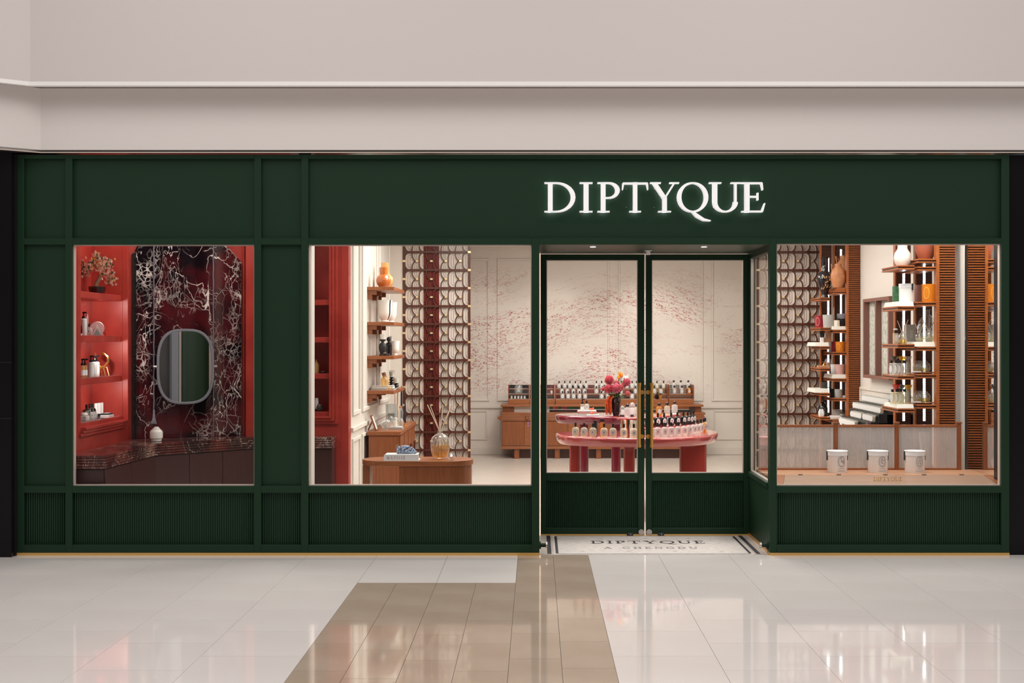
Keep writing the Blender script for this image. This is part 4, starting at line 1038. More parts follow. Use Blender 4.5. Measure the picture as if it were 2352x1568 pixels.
put('bk2', lambda: b_books([(.11, .16, .016, 'book_grey', 0), (.10, .14, .010, 'book_white', .1)]), onB(909, 3.42), 'dark book lying under a glass candle on the sideboard', 'books', rz=-PI/2)
gc = thing('glass_candle', 'clear domed glass holding a cream candle on the dark book', 'candle', onB(907, 3.42)+Vector((0, 0, .0265)))
MB().lathe([(.034, 0), (.043, .01), (.045, .055), (.036, .085), (.018, .098)], n=26).build('dome', 'clear_glass', gc)
MB().lathe([(.025, .004), (.025, .06)], n=18).build('candle', 'wax', gc)
fv = thing('fluted_vase', 'tall fluted clear glass vase with green base on the sideboard', 'vase', onB(899, 3.98))
mb = MB()
for k in range(14):
    a = 2*PI*k/14; mb.tube([(.05*math.cos(a), .05*math.sin(a), 0), (.054*math.cos(a), .054*math.sin(a), .235)], .011, 8)
mb.build('glass_tubes', 'clear_glass', fv); MB().lathe([(.038, .05), (.038, .13)], n=16).build('green_core', 'green_pot', fv)
g2 = thing('glass_ball_vase', 'clear round bud vase with copper lip behind the domed glass candle', 'vase', onB(896, 3.62))
MB().lathe([(.02, 0), (.03, .02), (.018, .05), (.016, .055)], n=18).build('stem', 'orange_clay', g2); MB().ball((0, 0, .092), .038, 18).build('bulb', 'clear_glass', g2); MB().lathe([(.012, .125), (.012, .132)], n=12).build('lip', 'terracotta', g2)
g3 = thing('apothecary_bottle', 'tall clear apothecary bottle with orange stopper on the sideboard', 'bottle', onB(920, 3.92))
MB().lathe([(.026, 0), (.030, .05), (.026, .09), (.030, .14), (.026, .17), (.012, .19)], n=20).build('body', 'clear_glass', g3); MB().lathe([(.011, .19), (.014, .205), (.008, .215)], n=12).build('stopper', 'orange_clay', g3)
g4 = thing('glass_cloche', 'clear glass cloche bottle standing between candle and navy taper', 'bottle', onB(921, 3.62))
MB().lathe([(.030, 0), (.032, .06), (.022, .085), (.010, .095), (.010, .105)], n=20).build('body', 'clear_glass', g4)
for px, Y, m, lab, z1 in ((922, 4.22, 'navy', 'navy taper candle in brass holder at the wall end of the sideboard', .42), (930.5, 3.86, 'navy', 'navy taper candle in brass holder near the edge of the sideboard', .265), (908, 4.42, 'rose_taper', 'pale rose taper candle in brass holder behind the fluted vase', .38), (913.5, 4.30, 'wax_tan', 'sand coloured taper candle in brass holder behind the fluted vase', .36)):
    t_c = thing('taper_candle', lab, 'candle', onB(px, Y))
    MB().lathe([(.022, 0), (.022, .006), (.012, .010), (.014, .034), (.010, .036)], n=18).build('holder', 'brass', t_c)
    MB().lathe([(.011, .03), (.0095, z1*.8), (.004, z1)], n=14).build('taper', m, t_c)

# ================================================================== oval display table in window 2
OT = .60; yc = 10.56-CD
xL, xR_ = X_at(833, yc), X_at(1087, yc); hw = (xR_-xL)/2; dpt = .20
ot = thing('oval_table', 'teak display table with rounded ends behind the shop window', 'table', ((xL+xR_)/2, yc, 0))
def stadium(hw, r, n=16):
    return [(hw-r+r*math.cos(a), r*math.sin(a)) for a in [-PI/2+PI*k/n for k in range(n+1)]]+[(-hw+r+r*math.cos(a), r*math.sin(a)) for a in [PI/2+PI*k/n for k in range(n+1)]]
MB().prism(stadium(hw, dpt), OT-.045, OT).build('top', 'oak_light', ot, .003).data.materials[0] = MATS['teak_h']
bx0 = X_at(922, yc)-(xL+xR_)/2
MB().prism([(bx0, -dpt+.012)]+[(hw-.012-dpt+.012+(dpt-.012)*math.cos(a), (dpt-.012)*math.sin(a)) for a in [-PI/2+PI*k/12 for k in range(13)]]+[(bx0, dpt-.012)], 0, OT-.0455).build('drum_base', 'teak', ot)
MB().box(-hw+.012, -hw+.075, -.09, .09, 0, OT-.0455).build('leg', 'teak', ot, .004)
def onO(px, Y): return Vector((X_at(px, Y), Y, OT))
bk = thing('art_book', 'thick white art book with red spine title lying on the oval teak table', 'book', onO(924, 10.46-CD), 0)
MB().box(-.152, .152, -.085, .085, 0, .005).box(-.142, .142, -.085, .085, .05, .055).box(-.15, .15, -.083, -.078, .005, .05).build('cover', 'book_white', bk)
MB().box(-.14, .14, -.078, .08, .005, .05).build('pages', 'page', bk)
mb = MB(); letters(mb, 'MATISSE', lambda u, v, d: (u, d, v), .024, -.0842, -.083, .3, x0=-.125, y0=.016); mb.build('title', 'title_red', bk)
gr = thing('grape_cluster', 'blue and white bead grape cluster on the white art book', 'ornament', onO(933, 10.46-CD)+Vector((0, 0, .055)))
rg = random.Random(5); mb = MB(); mb2 = MB()
for i in range(190):
    u = rg.uniform(-.075, .085); k = 1-((u-.0+.01)/.105)**2; k = max(k, .1)**.5*(1 if u < .03 else 1-(u-.03)*6)
    a = rg.uniform(0, 2*PI); r = .032*k
    p = (u, r*math.cos(a), max(.010, .036*k+r*1.05*math.sin(a)*.9))
    (mb if i % 3 else mb2).ball(p, .0085, 8)
mb.build('grapes', 'grape_blue', gr, kind='stuff'); mb2.build('pale_grapes', 'bone_white', gr, kind='stuff').data.materials[0] = MATS['grape_pale']
MB().tube([(-.07, 0, .05), (-.09, 0, .058), (-.085, .0, .07), (-.065, 0, .075)], .005, 6).build('stalk', 'bark', gr)
df = thing('reed_diffuser', 'large ribbed glass reed diffuser with amber oil on the oval table', 'diffuser', onO(1011, 10.55-CD))
R = .083; body = [(.040, 0), (.050, .004), (.046, .014), (.066, .03), (.079, .07), (.083, .11), (.081, .15), (.068, .19), (.042, .215), (.022, .225), (.020, .25), (.024, .256)]
def ribbed(prof, n=24, depth=.035, **kw):
    vs = []
    for r, z_ in prof:
        for i in range(n*2): a = PI*i/n; q_ = r*(1+(depth if i % 2 else -depth)*(r > .045)); vs.append((q_*math.cos(a), q_*math.sin(a), z_))
    m_ = n*2; return MB().add(vs, [(j*m_+i, j*m_+(i+1) % m_, (j+1)*m_+(i+1) % m_, (j+1)*m_+i) for j in range(len(prof)-1) for i in range(m_)], True)
ribbed(body).build('bottle', 'clear_glass', df)
MB().lathe([(.04, .012), (.060, .032), (.073, .07), (.077, .105), (.077, .125)], n=28).build('amber_oil', 'amber_liquid', df)
MB().lathe([(.019, .2), (.019, .225), (.026, .227), (.026, .232)], n=18, cap0=False, cap1=False).build('collar', 'clear_glass', df)
for (x, y, zt_) in ((-.115, .03, .475), (-.085, -.02, .47), (.02, .05, .472), (.028, -.01, .468), (.10, .02, .478), (.108, -.03, .474)):
    MB().tube([(-x*.35, -y*.3, .10), (x*.08, y*.1, .25), (x, y, zt_)], .0042, 6).build('reed', 'reed_stick', df)
cb = thing('crystal_ball', 'faceted crystal ball beside the reed diffuser', 'ornament', onO(1037, 10.44-CD)+Vector((0, 0, .0)))
MB().lathe([(.016, 0), (.030, .012), (.036, .034), (.030, .056), (.014, .068)], n=9, sm=False).build('crystal', 'clear_glass', cb)
MB().lathe([(.010, .014), (.022, .034), (.010, .054)], n=6, sm=False).build('core', 'chrome', cb)

# ================================================================== lattice screens
LY = 5.2; LS = FP/(CD+LY)
PER = 33.2/LS; ROW = 41.3/LS; Z_BAR = Z_at(578.8, LY)
def lattice(name, label, xa, xb, x_first, ncol, flip, zmin_row=-12, zmax_row=1):
    """scallop screen; flip=-1 mirrors the scallops"""
    t = thing(name, label, 'screen', ((xa+xb)/2, LY, 0))
    cx = (xa+xb)/2; th = .018
    for X in (xa, xb):
        for k in range(zmin_row, zmax_row+2):
            z0 = Z_BAR+ROW*(k-.5); z1 = z0+ROW
            if X == xb if flip > 0 else X == xa: z0 += ROW/2; z1 += ROW/2
            z0 = max(z0, 0)
            if z1 > 3.13: z1 = 3.13
            if z1-z0 > .06: MB().box(X-cx-.014, X-cx+.014, -.015, .015, z0+.012, z1-.012).build('post', 'dark_wood', t)
            if z1-z0 > .06: MB().box(X-cx-.017, X-cx+.017, -.018, .018, max(z0-.012, 0), z0+.012).build('post_clip', 'pale_gold', t)
    bar = None
    for k in range(zmin_row, zmax_row+1):
        z = Z_BAR+ROW*k
        if bar is None: bar = MB().box(xa-cx+.03, xb-cx-.012, -.015, .015, -.012, .012).build('bar', 'dark_wood', t)
        else: bar = inst(bar, t)
        bar.location = (0, 0, z)
    p, h = PER, ROW; fn = lambda u, v, d: (flip*u, d, v)
    def ell(cx_, cz_, rx, rz, a0, a1, n=7): return [(cx_+rx*math.cos(math.radians(a0+(a1-a0)*i/n)), cz_+rz*math.sin(math.radians(a0+(a1-a0)*i/n))) for i in range(n+1)]
    big = lambda o: ell(.40*p, h*.70, .40*p-o, .30*h-o, 90, 180)+ell(.40*p, h*.30, .40*p-o, .30*h-o, 180, 270)
    up = lambda o: [(.50*p+o, h)]+ell(.50*p+.35*p, h*.5+.36*h, .35*p-o, .36*h-o*.9, 180, 262)
    lo = lambda o: [(u, h-v) for u, v in up(o)]
    sc = None; cl = None; lb = None; fine = MB(); r_first = zmin_row-1
    for r in range(zmin_row-1, zmax_row+1):
        z = Z_BAR+ROW*r
        for c in range(ncol):
            X = x_first+flip*c*p-cx
            last = c == ncol-1
            f2 = lambda u, v, d, X=X, z=z: (X+flip*u, d, z+v)
            for o in (.035, .060): fine.strip(big(o), .0032, f2, .02, .024)
            if last:
                if not r == r_first:
                    lb = inst(lb, t)
                else:
                    lb = MB().strip(big(0), .012, fn, -.012, .012).build('scallop', 'dark_wood', t)
                lb.location = (X, 0, z); continue
            if sc is None:
                mb = MB(); mb.strip(big(0), .012, fn, -.012, .012)
                if True:
                    mb.strip(up(0), .012, fn, -.010, .010); mb.strip(lo(0), .012, fn, -.010, .010)
                sc = mb.build('scallop', 'dark_wood', t); cl = MB().box(.84*p*flip-.014, .84*p*flip+.016, -.015, .015, h*.5-.010, h*.5+.010).build('clip', 'pale_gold', t)
            else: sc = inst(sc, t); cl = inst(cl, t)
            sc.location = (X, 0, z); cl.location = (X, 0, z)
            for o in (.026, .048): fine.strip(up(o), .003, f2, .02, .024); fine.strip(lo(o), .003, f2, .02, .024)
    fine.build('inlay_lines', 'inlay', t, kind='stuff')
    return t
lat1 = lattice('lattice_screen', 'dark wood scallop lattice screen beside the wooden wall shelves', X_at(928, LY), X_at(1078, LY), X_at(930, LY), 5, 1)
lat2 = lattice('lattice_screen', 'dark wood scallop lattice screen beside the smaller shelving tower', X_at(1741, LY), X_at(1893, LY), X_at(1893, LY), 5, -1)
lat2s = X_at(1741, LY)
def backing(name, label, x0, x1, m, y0=LY+.0245): return structbox(name, label, (x0, x1, y0, y0+.03, 0, 3.14), m)
backing('wall_screen_back', 'cream panel behind the lattice screen by the wall shelves', X_at(925, LY)+.012, X_at(973, LY+.05), 'screen_cream')
backing('wall_screen_maroon', 'maroon panel behind the lattice screen by the wall shelves', X_at(973, LY+.05), X_at(1009, LY+.05), 'maroon_panel')
backing('wall_screen_side', 'pale panel behind the free edge of the lattice screen by the wall shelves', X_at(1009, LY+.05), X_at(1077.5, LY+.06), 'cream')
backing('wall_screen_rear', 'cream panel behind the lattice screen by the shelving tower', X_at(1762, LY+.05), XR, 'screen_cream')

# ================================================================== back cabinet
KY = 7.4; KX = lambda px: X_at(px, KY); KZ = lambda py: Z_at(py, KY)
kb = thing('perfume_counter', 'long teak counter with reeded edge against the painted wall', 'counter', ((KX(1152)+KX(1620))/2, KY, 0))
kc = (KX(1152)+KX(1620))/2; kx0, kx1 = KX(1152)-kc, KX(1620)-kc
MB().box(kx0, kx1-.06, 0, .5, KZ(1025), KZ(966)).build('carcass', 'teak_h', kb)
MB().box(kx0-.012, kx1-.05, -.012, .5, KZ(1031), KZ(1025)).build('base_rail', 'teak_h', kb, .003)
for k in range(4):
    MB().box(kx0-.008, kx1-.02+.012*(1.5-abs(k-1.5)), -.02-.004*(k % 2), .5, KZ(966-3.6*k), KZ(962.6-3.6*k)).build('edge_reed', 'teak_h', kb, .006)
MB().box(kx0-.005, kx1, -.012, .5, KZ(951.6), KZ(947)).build('worktop', 'teak_h', kb, .004)
nd = 9
for i in range(nd):
    a = kx0+.01+(kx1-kx0-.09)*i/nd; b = kx0+.01+(kx1-kx0-.09)*(i+1)/nd
    MB().box(a+.004, b-.004, -.012, .0, KZ(1023), KZ(967.5)).build('door', 'teak_h' if i % 2 else 'teak', kb, .002, seg=1)
for px in (1147, 1210.5): MB().tube([(KX(px)-kc, -.045, KZ(959)), (KX(px)-kc, -.02, KZ(959))], [.022, .028], 14).build('knob', 'teak', kb)
for px in (1187, 1280, 1375, 1470, 1570): MB().box(KX(px)-kc-.035, KX(px)-kc+.035, .02, .3, 0, KZ(1031)).build('leg', 'teak', kb, .003)
MB().box(kx0+.14, kx1-.12, .12, .16, 0, KZ(1031)).build('plinth', 'dark_wood', kb)
# raised shelf: end boxes, mirror back, board
MB().box(kx0+.01, KX(1181)-kc, .06, .45, KZ(947), KZ(934)).build('riser_end', 'teak', kb); MB().box(KX(1598)-kc, KX(1612)-kc, .06, .45, KZ(947), KZ(934)).build('riser_end', 'teak', kb)
MB().box(KX(1181)-kc, KX(1262)-kc, .08, .10, KZ(947), KZ(934)).build('riser_panel', 'cream_light', kb)
MB().box(KX(1262)-kc, KX(1598)-kc, .40, .42, KZ(947), KZ(934)).build('riser_back', 'mirror', kb)
MB().box(kx0-.012, KX(1616)-kc, .0, .46, KZ(934), KZ(929)).build('upper_board', 'teak_h', kb, .005)
for zz in (971, 977): MB().lathe([(.006, -.002), (.006, .004)], (KX(1213)-kc, -.013, KZ(zz)), 8).build('led_reflection', 'blue_reflection', kb).rotation_euler = (0, 0, 0)  # glowing dots stand in for blue LED reflections in the window glass
# tiered display cases
CZ0 = KZ(929); tiers = [KZ(917), KZ(906), KZ(894.5)]
case_y = [.06, .15, .24]
def case(name, label, px0, px1, n=1):
    c = thing(name, label, 'display case', (KX(px0), KY+.04, CZ0)); w = KX(px1)-KX(px0)
    MB().box(0, w, 0, .36, 0, tiers[0]-CZ0).build('base', 'teak_h', c, .003)
    for i, z in enumerate(tiers[1:]): MB().box(.004, w-.004, .10*(i+1), .36, z-CZ0-.010, z-CZ0).build('tier', 'teak_h', c, .002)
    for i in range(3):
        z0 = ([tiers[0]]+tiers[1:])[i]-CZ0; z1 = (tiers[1:]+[KZ(884)])[i]-CZ0-.010
        y = .10*(i+1)+.004
        m_ = MB().box(.008, w-.008, y, y+.006, z0, z1).build('mirror_back', 'grid_mirror', c)
    MB().box(0, .008, 0, .36, tiers[0]-CZ0, KZ(884)-CZ0).box(w-.008, w, 0, .36, tiers[0]-CZ0, KZ(884)-CZ0).build('side', 'teak', c)
    return c
case('display_case', 'tiered mirrored display holding a large round flask', 1167, 1215.5); case('display_case', 'empty tiered mirrored display beside the large round flask', 1216.5, 1274)
case('display_case', 'long tiered mirrored display crowded with oval perfume bottles', 1276, 1490)
case('display_case', 'tiered mirrored display holding small amber bottles', 1491, 1536)
case('display_case', 'tiered mirrored display holding ball-capped cylinder bottles', 1537, 1595)
def onT(px, tier): # tier 0 front/low
    Y = KY+.04+.05+.10*tier; return Vector((X_at(px, Y), Y, tiers[tier]))
top = [1284, 1297, 1309, 1321.5, 1333.5, 1346, 1370, 1382, 1394, 1428, 1440, 1452, 1462, 1474]; mid = [1290.6, 1303, 1317, 1330, 1342.5, 1370, 1384, 1398, 1412, 1426, 1460, 1472]; low = [1292, 1305, 1317.5, 1331, 1344, 1382, 1396, 1410, 1424, 1452, 1470]
for t_i, xs, lab in ((2, top, 'oval perfume bottle on the top tier of the long display'), (1, mid, 'oval perfume bottle on the middle tier of the long display'), (0, low, 'oval perfume bottle on the lowest tier of the long display')):
    for px in xs: put('ov', lambda: b_oval('bottle_glass', 'label_white'), onT(px, t_i), lab, 'bottle', 'perfume bottles on the long tiered display', scale=.88)
for px in (1509, 1524): put('ovy', lambda: b_oval('bottle_yellow', 'label_white'), onT(px, 2), 'pale yellow oval bottle on the top tier beside the cylinder bottles', 'bottle', 'pale yellow bottles on the tiered display', scale=.88)
for px in (1503, 1518): put('ovy', None, onT(px, 1), 'pale yellow oval bottle on the middle tier beside the cylinder bottles', 'bottle', 'pale yellow bottles on the tiered display', scale=.88)
for px, gl, lab in ((1509.5, 'dark_glass', 'small dark rectangular bottle on the lowest tier of the tiered display'), (1516.5, 'bottle_amber', 'small amber rectangular bottle on the lowest tier of the tiered display')):
    o = thing('square_bottle', lab, 'bottle', onT(px, 0)); MB().box(-.018, .018, -.014, .014, 0, .058).build('body', gl, o, .003); MB().box(-.013, .013, -.010, .010, .058, .082).build('cap', 'black', o, .002)
for px in (1547.5, 1564, 1581): put('rd', lambda: b_round('bottle_glass'), onT(px, 2), 'clear cylinder bottle with ball cap on the top tier', 'bottle', 'cylinder bottles on the top tier', scale=.95)
for px in (1549, 1566): put('rd', None, onT(px, 1), 'clear cylinder bottle with ball cap on the middle tier', 'bottle', 'cylinder bottles on the middle tier', scale=.95)
put('rda', lambda: b_round('bottle_amber'), onT(1583, 1), 'amber cylinder bottle with ball cap on the middle tier', 'bottle', scale=.95)
fk = thing('round_flask', 'large round glass flask on the tiered mirrored display', 'flask', onT(1191, 1))
MB().lathe([(.03, 0), (.055, .02), (.062, .06), (.055, .10), (.03, .128), (.012, .134)], n=26, sy=.55).build('flask_body', 'clear_glass', fk); MB().box(-.022, .022, -.012, .012, .03, .085).build('inner_bottle', 'bottle_glass', fk, .004); MB().ball((0, 0, .095), .011, 10).build('cap', 'black', fk)
for px in (1175, 1183, 1190.5, 1197.5, 1205): put('mini', lambda: b_round('bottle_glass'), onT(px, 0), 'miniature ball-capped bottle below the large round flask', 'bottle', 'miniature bottles below the round flask', scale=.52)
o = thing('oval_tag', 'small white oval tag on the empty tiered display', 'tag', onT(1267, 1)); disc_label(MB(), 0, 0, .026, .014, .026, -.003, .003).build('tag_face', 'label_white', o)

# ================================================================== lacquered tables
def catmull(P, n=8):
    out = []; m = len(P)
    for i in range(m):
        p0, p1, p2, p3 = [Vector(P[(i+k-1) % m]) for k in range(4)]
        for j in range(n):
            t = j/n; out.append(.5*((2*p1)+(-p0+p2)*t+(2*p0-5*p1+4*p2-p3)*t*t+(-p0+3*p1-3*p2+p3)*t**3))
    return out
def slab(P, z, th, r):
    """rounded-edge slab from a smooth outline"""
    n = len(P); nor = []
    for i in range(n):
        t = (P[(i+1) % n]-P[i-1]).normalized(); nor.append(Vector((t.y, -t.x)))
    area_ = sum(P[i].x*P[(i+1) % n].y-P[(i+1) % n].x*P[i].y for i in range(n))
    sg_ = 1 if area_ > 0 else -1
    rings = []
    prof = [(-r, 0)]+[(-r+r*math.sin(a), -r+r*math.cos(a)) for a in [PI/2*k/5 for k in range(1, 6)]]+[(-.012, -th+.02), (-.03, -th)]
    for o, dz_ in prof: rings.append([(P[i].x+nor[i].x*o*sg_, P[i].y+nor[i].y*o*sg_, z+dz_) for i in range(n)])
    mb = MB(); vs = [p for r_ in rings for p in r_]
    mb.add(vs, [(j*n+i, j*n+(i+1) % n, (j+1)*n+(i+1) % n, (j+1)*n+i) for j in range(len(rings)-1) for i in range(n)], True)
    mb.f += [tuple(range(n)), tuple(range((len(rings)-1)*n, len(rings)*n))]; mb.sm += [False, False]
    return mb
PT = .75
Ppk = [(.185, 11.48), (.27, 11.17), (.55, 11.0), (.90, 10.93), (1.25, 10.98), (1.55, 11.17), (1.745, 11.55), (1.74, 11.95), (1.50, 12.2), (1.05, 12.1), (.70, 11.80), (.38, 11.72), (.22, 11.64)]
pk = thing('pink_table', 'glossy coral pink curved display table with perfume bottles', 'table', (0, -CD, 0))
slab(catmull(Ppk), PT, .085, .02).build('top', 'pink_lacquer', pk)
def fleg(cx_, cy_, rx, ry, z1, m, parent, n=24, sq=3.2):
    P = [(cx_+a, cy_+b) for a, b in oval_pts(rx, ry, n, sq)]; return MB().prism(P, 0, z1, sm=True).build('leg', m, parent)
for px, d_, r in ((1320.5, 11.32, .052), (1445, 11.12, .052)): fleg((px-1232)*d_/FP, d_, r, r, PT-.0845, 'red_lacquer', pk, sq=2.4)
fleg((1591-1232)*11.42/FP, 11.42, .128, .07, PT-.0845, 'red_lacquer', pk, sq=4)
MT = .86
Pmr = [(.195, 12.62), (.315, 12.40), (.63, 12.30), (.90, 12.36), (1.05, 12.52), (1.03, 12.78), (.80, 12.94), (.5, 12.94), (.27, 12.82)]
mr_ = thing('maroon_table', 'higher glossy maroon display table behind the pink table', 'table', (0, -CD, 0))
slab(catmull(Pmr), MT, .085, .02).build('top', 'maroon_lacquer', mr_)
for px, d_ in ((1341, 12.65), (1415, 12.60)): fleg((px-1232)*d_/FP, d_, .05, .05, MT-.0845, 'maroon_lacquer', mr_, sq=2.4)
# stepped riser on the pink table
rz0 = PT+.0005
P_low = [(.99, 11.34), (1.10, 11.24), (1.26, 11.36), (1.41, 11.54), (1.56, 11.80), (1.60, 11.98), (1.50, 12.06), (1.22, 11.98), (1.02, 11.86), (.95, 11.6)]
P_up = [(.757, 11.64), (.86, 11.51), (1.04, 11.54), (1.22, 11.74), (1.38, 11.95), (1.45, 12.06), (1.37, 12.17), (1.12, 12.14), (.90, 11.96), (.78, 11.80)]
rs_ = thing('tiered_riser', 'two-tier pink riser with chrome drum on the pink table', 'riser', (0, -CD, 0))
MB().prism([tuple(Vector((1.27, 11.66))+(p-Vector((1.27, 11.66)))*.82) for p in catmull([(a, b) for a, b in P_low], 6)], rz0, rz0+.048, sm=True).build('lower_plinth', 'chrome', rs_)
slab(catmull(P_low), rz0+.07, .022, .010).build('lower_tier', 'pink_lacquer', rs_)
MB().lathe([(.185, rz0), (.185, rz0+.127)], (1.0, 11.72, 0), 40).build('chrome_drum', 'chrome', rs_)
MB().prism([tuple(Vector((1.1, 11.84))+(p-Vector((1.1, 11.84)))*.8) for p in catmull(P_up, 6)], rz0+.071, rz0+.127, sm=True).build('upper_plinth', 'chrome', rs_)
slab(catmull(P_up), rz0+.149, .022, .010).build('upper_tier', 'pink_lacquer', rs_)
# bottles on the pink table's front edge
front = catmull(Ppk, 30)
def edge_pt(px, inset=.075):
    best = None
    for i, p in enumerate(front):
        if p.y > 11.75 and p.x < 1.6: continue
        e = abs(1232+p.x*FP/p.y-px)+(0 if p.y < 11.65 else 3)
        if best is None or e < best[0]: t = (front[(i+1) % len(front)]-front[i-1]).normalized(); best = (e, p, Vector((-t.y, t.x)))
    _, p, nn = best; cen = Vector((.95, 11.45)); 
    if (cen-p).dot(nn) < 0: nn = -nn
    q_ = p+nn*inset; return Vector(((px-1232)*q_.y/FP, q_.y-CD, PT+.0005)), math.atan2(-nn.y, -nn.x)+PI/2
for px in (1322, 1341.5, 1362, 1387.5, 1408, 1433, 1456):
    L, rz = edge_pt(px); put('ovf', lambda: b_oval('bottle_yellow', 'label_grey'), L, 'oval perfume bottle along the front edge of the pink table, pale yellow glass', 'bottle', 'oval bottles along the pink table edge', rz=rz*.6+.0)
def lean(px, d_, z_): return Vector(((px-1232)*d_/FP, d_-CD, z_))
for k, (px, d_) in enumerate(((1494, 11.08), (1510.5, 11.14), (1527, 11.16), (1542, 11.20), (1558.4, 11.245), (1572, 11.31), (1583.3, 11.39), (1594, 11.47), (1602, 11.55), (1610, 11.64))):
    put('ovf2', lambda: b_oval('bottle_glass', 'label_grey'), lean(px, d_, rz0), 'clear oval perfume bottle in the close-set row on the pink table', 'bottle', 'clear oval bottles on the pink table', rz=.1+max(0, k-3)*.09)
put('ovo', lambda: b_oval('bottle_amber', 'label_grey'), lean(1616.5, 11.74, rz0), 'amber oval perfume bottle ending the row on the pink table', 'bottle', rz=.75)
put('ovf2', None, lean(1619.5, 11.83, rz0), 'clear oval perfume bottle behind the amber one on the pink table', 'bottle', rz=.8)
for k, (px, d_) in enumerate(((1497, 11.50), (1511, 11.52), (1525.3, 11.56), (1541.6, 11.60), (1556, 11.65), (1569.8, 11.71), (1579.5, 11.78), (1586.5, 11.85), (1592.5, 11.92))):
    put('ovd', lambda: b_oval('dark_glass', 'label_white'), lean(px, d_, rz0+.0705), 'dark oval perfume bottle on the lower tier of the pink riser', 'bottle', 'dark bottles on the pink riser', rz=.1+k*.09, scale=.98)
for px, d_, key, gl, lab in ((1514, 11.80, 'rda', 'bottle_amber', 'amber cylinder bottle with ball cap on top of the pink riser'), (1532.5, 11.89, 'rdy', 'bottle_yellow', 'pale yellow cylinder bottle with ball cap on top of the pink riser'), (1549.5, 12.00, 'rdc', 'bottle_glass', 'clear cylinder bottle with ball cap on the white saucer of the pink riser'), (1441, 11.62, 'rdc', 'bottle_glass', 'clear cylinder bottle with ball cap before the glass domes'), (1463, 11.66, 'rdc', 'bottle_glass', 'clear cylinder bottle with ball cap by the door edge on the pink riser')):
    p = lean(px, d_, rz0+.1495); put(key, (lambda gl=gl: b_round(gl)), p+Vector((0, 0, .006 if px > 1545 else 0)), lab, 'bottle', scale=1.02)
    if px > 1545: o = thing('saucer', 'white saucer under the clear bottle on the pink riser', 'saucer', p); MB().lathe([(.03, 0), (.052, .004), (.050, .006), (.03, .0055)], n=24).build('dish', 'porcelain_white', o)
for px, d_, R, h in ((1430, 11.76, .026, .10), (1452.5, 11.80, .034, .13)):
    o = thing('glass_dome', 'small clear glass dome on dark base behind the bottle' if R < .03 else 'larger clear glass dome on dark base behind the bottle', 'dome', lean(px, d_, rz0+.1495)); MB().lathe([(R*1.1, 0), (R*1.1, .012)], n=22).build('base', 'soft_black', o)
    MB().lathe([(R, .012), (R, h*.62), (R*.85, h*.84), (R*.5, h*.97), (R*.12, h)], n=22).build('dome', 'clear_glass', o); MB().lathe([(R*.6, .012), (R*.6, h*.6)], n=14).build('soap', 'porcelain_white', o)
o = thing('square_bottle', 'tall amber bottle with black cap between the pink and maroon tables', 'bottle', ((1383-1232)*11.58/FP, 11.58-CD, PT+.0005)); MB().box(-.02, .02, -.015, .015, 0, .105).build('body', 'bottle_amber', o, .003); MB().box(-.022, .022, -.016, .016, .105, .135).build('cap', 'black', o, .002)
o = thing('square_bottle', 'dark bottle behind the oval bottles on the pink table', 'bottle', ((1367-1232)*11.5/FP, 11.5-CD, PT+.0005)); MB().box(-.02, .02, -.015, .015, 0, .10).build('body', 'dark_glass', o, .003); MB().box(-.016, .016, -.012, .012, .10, .125).build('cap', 'black', o, .002)
# things on the maroon table
def onM(px, d_): d_ += .62; return Vector(((px-1232)*d_/FP, d_-CD, MT+.0005))
put('bk3', lambda: b_books([(.20, .15, .016, 'book_white', 0), (.205, .15, .018, 'book_red', 0), (.19, .14, .012, 'book_white', 0)]), onM(1348, 11.97), 'red and white books stacked on the maroon table', 'books')
o = thing('white_tray', 'slim white tray lying before the book stack on the maroon table', 'tray', onM(1362, 11.80)); MB().box(-.065, .065, -.03, .03, 0, .012).build('tray', 'book_white', o, .002)
zz = Vector((0, 0, .0465))
put('pumps', lambda: b_pump('bottle_yellow', .065, .019, 'label_white'), onM(1337.5, 11.95)+zz, 'clear pump bottle on the red and white books', 'bottle')
put('ovc', lambda: b_oval('bottle_glass', 'label_grey'), onM(1347.5, 11.95)+zz, 'oval perfume bottle on the red and white books', 'bottle', scale=.8)
for px, d_, z_, lab in ((1359.5, 11.95, .0465, 'orange coral knot on the red and white books'), (1361, 11.80, .0125, 'orange coral knot on the slim white tray')):
    o = thing('coral_knot', lab, 'ornament', onM(px, d_)+Vector((0, 0, z_))); rg = random.Random(int(px)); mb = MB()
    for k in range(8): mb.ball((rg.uniform(-.016, .016), rg.uniform(-.012, .012), .009+rg.uniform(0, .014)), .0095, 8)
    mb.build('coral', 'coral', o)
vs_ = thing('flower_vase', 'black flared vase of dahlias on the maroon table', 'flowers', onM(1415, 11.88))
MB().lathe([(.028, 0), (.034, .006), (.042, .04), (.046, .12), (.053, .17), (.058, .178), (.052, .178), (.044, .15)], n=30).build('vase', 'vase_black', vs_)
def fpos(px, py, dy=0): p = at(px, py, 12.50-CD+dy); return Vector((p.x-vs_.location.x, dy, p.z-vs_.location.z))
rf = random.Random(11)
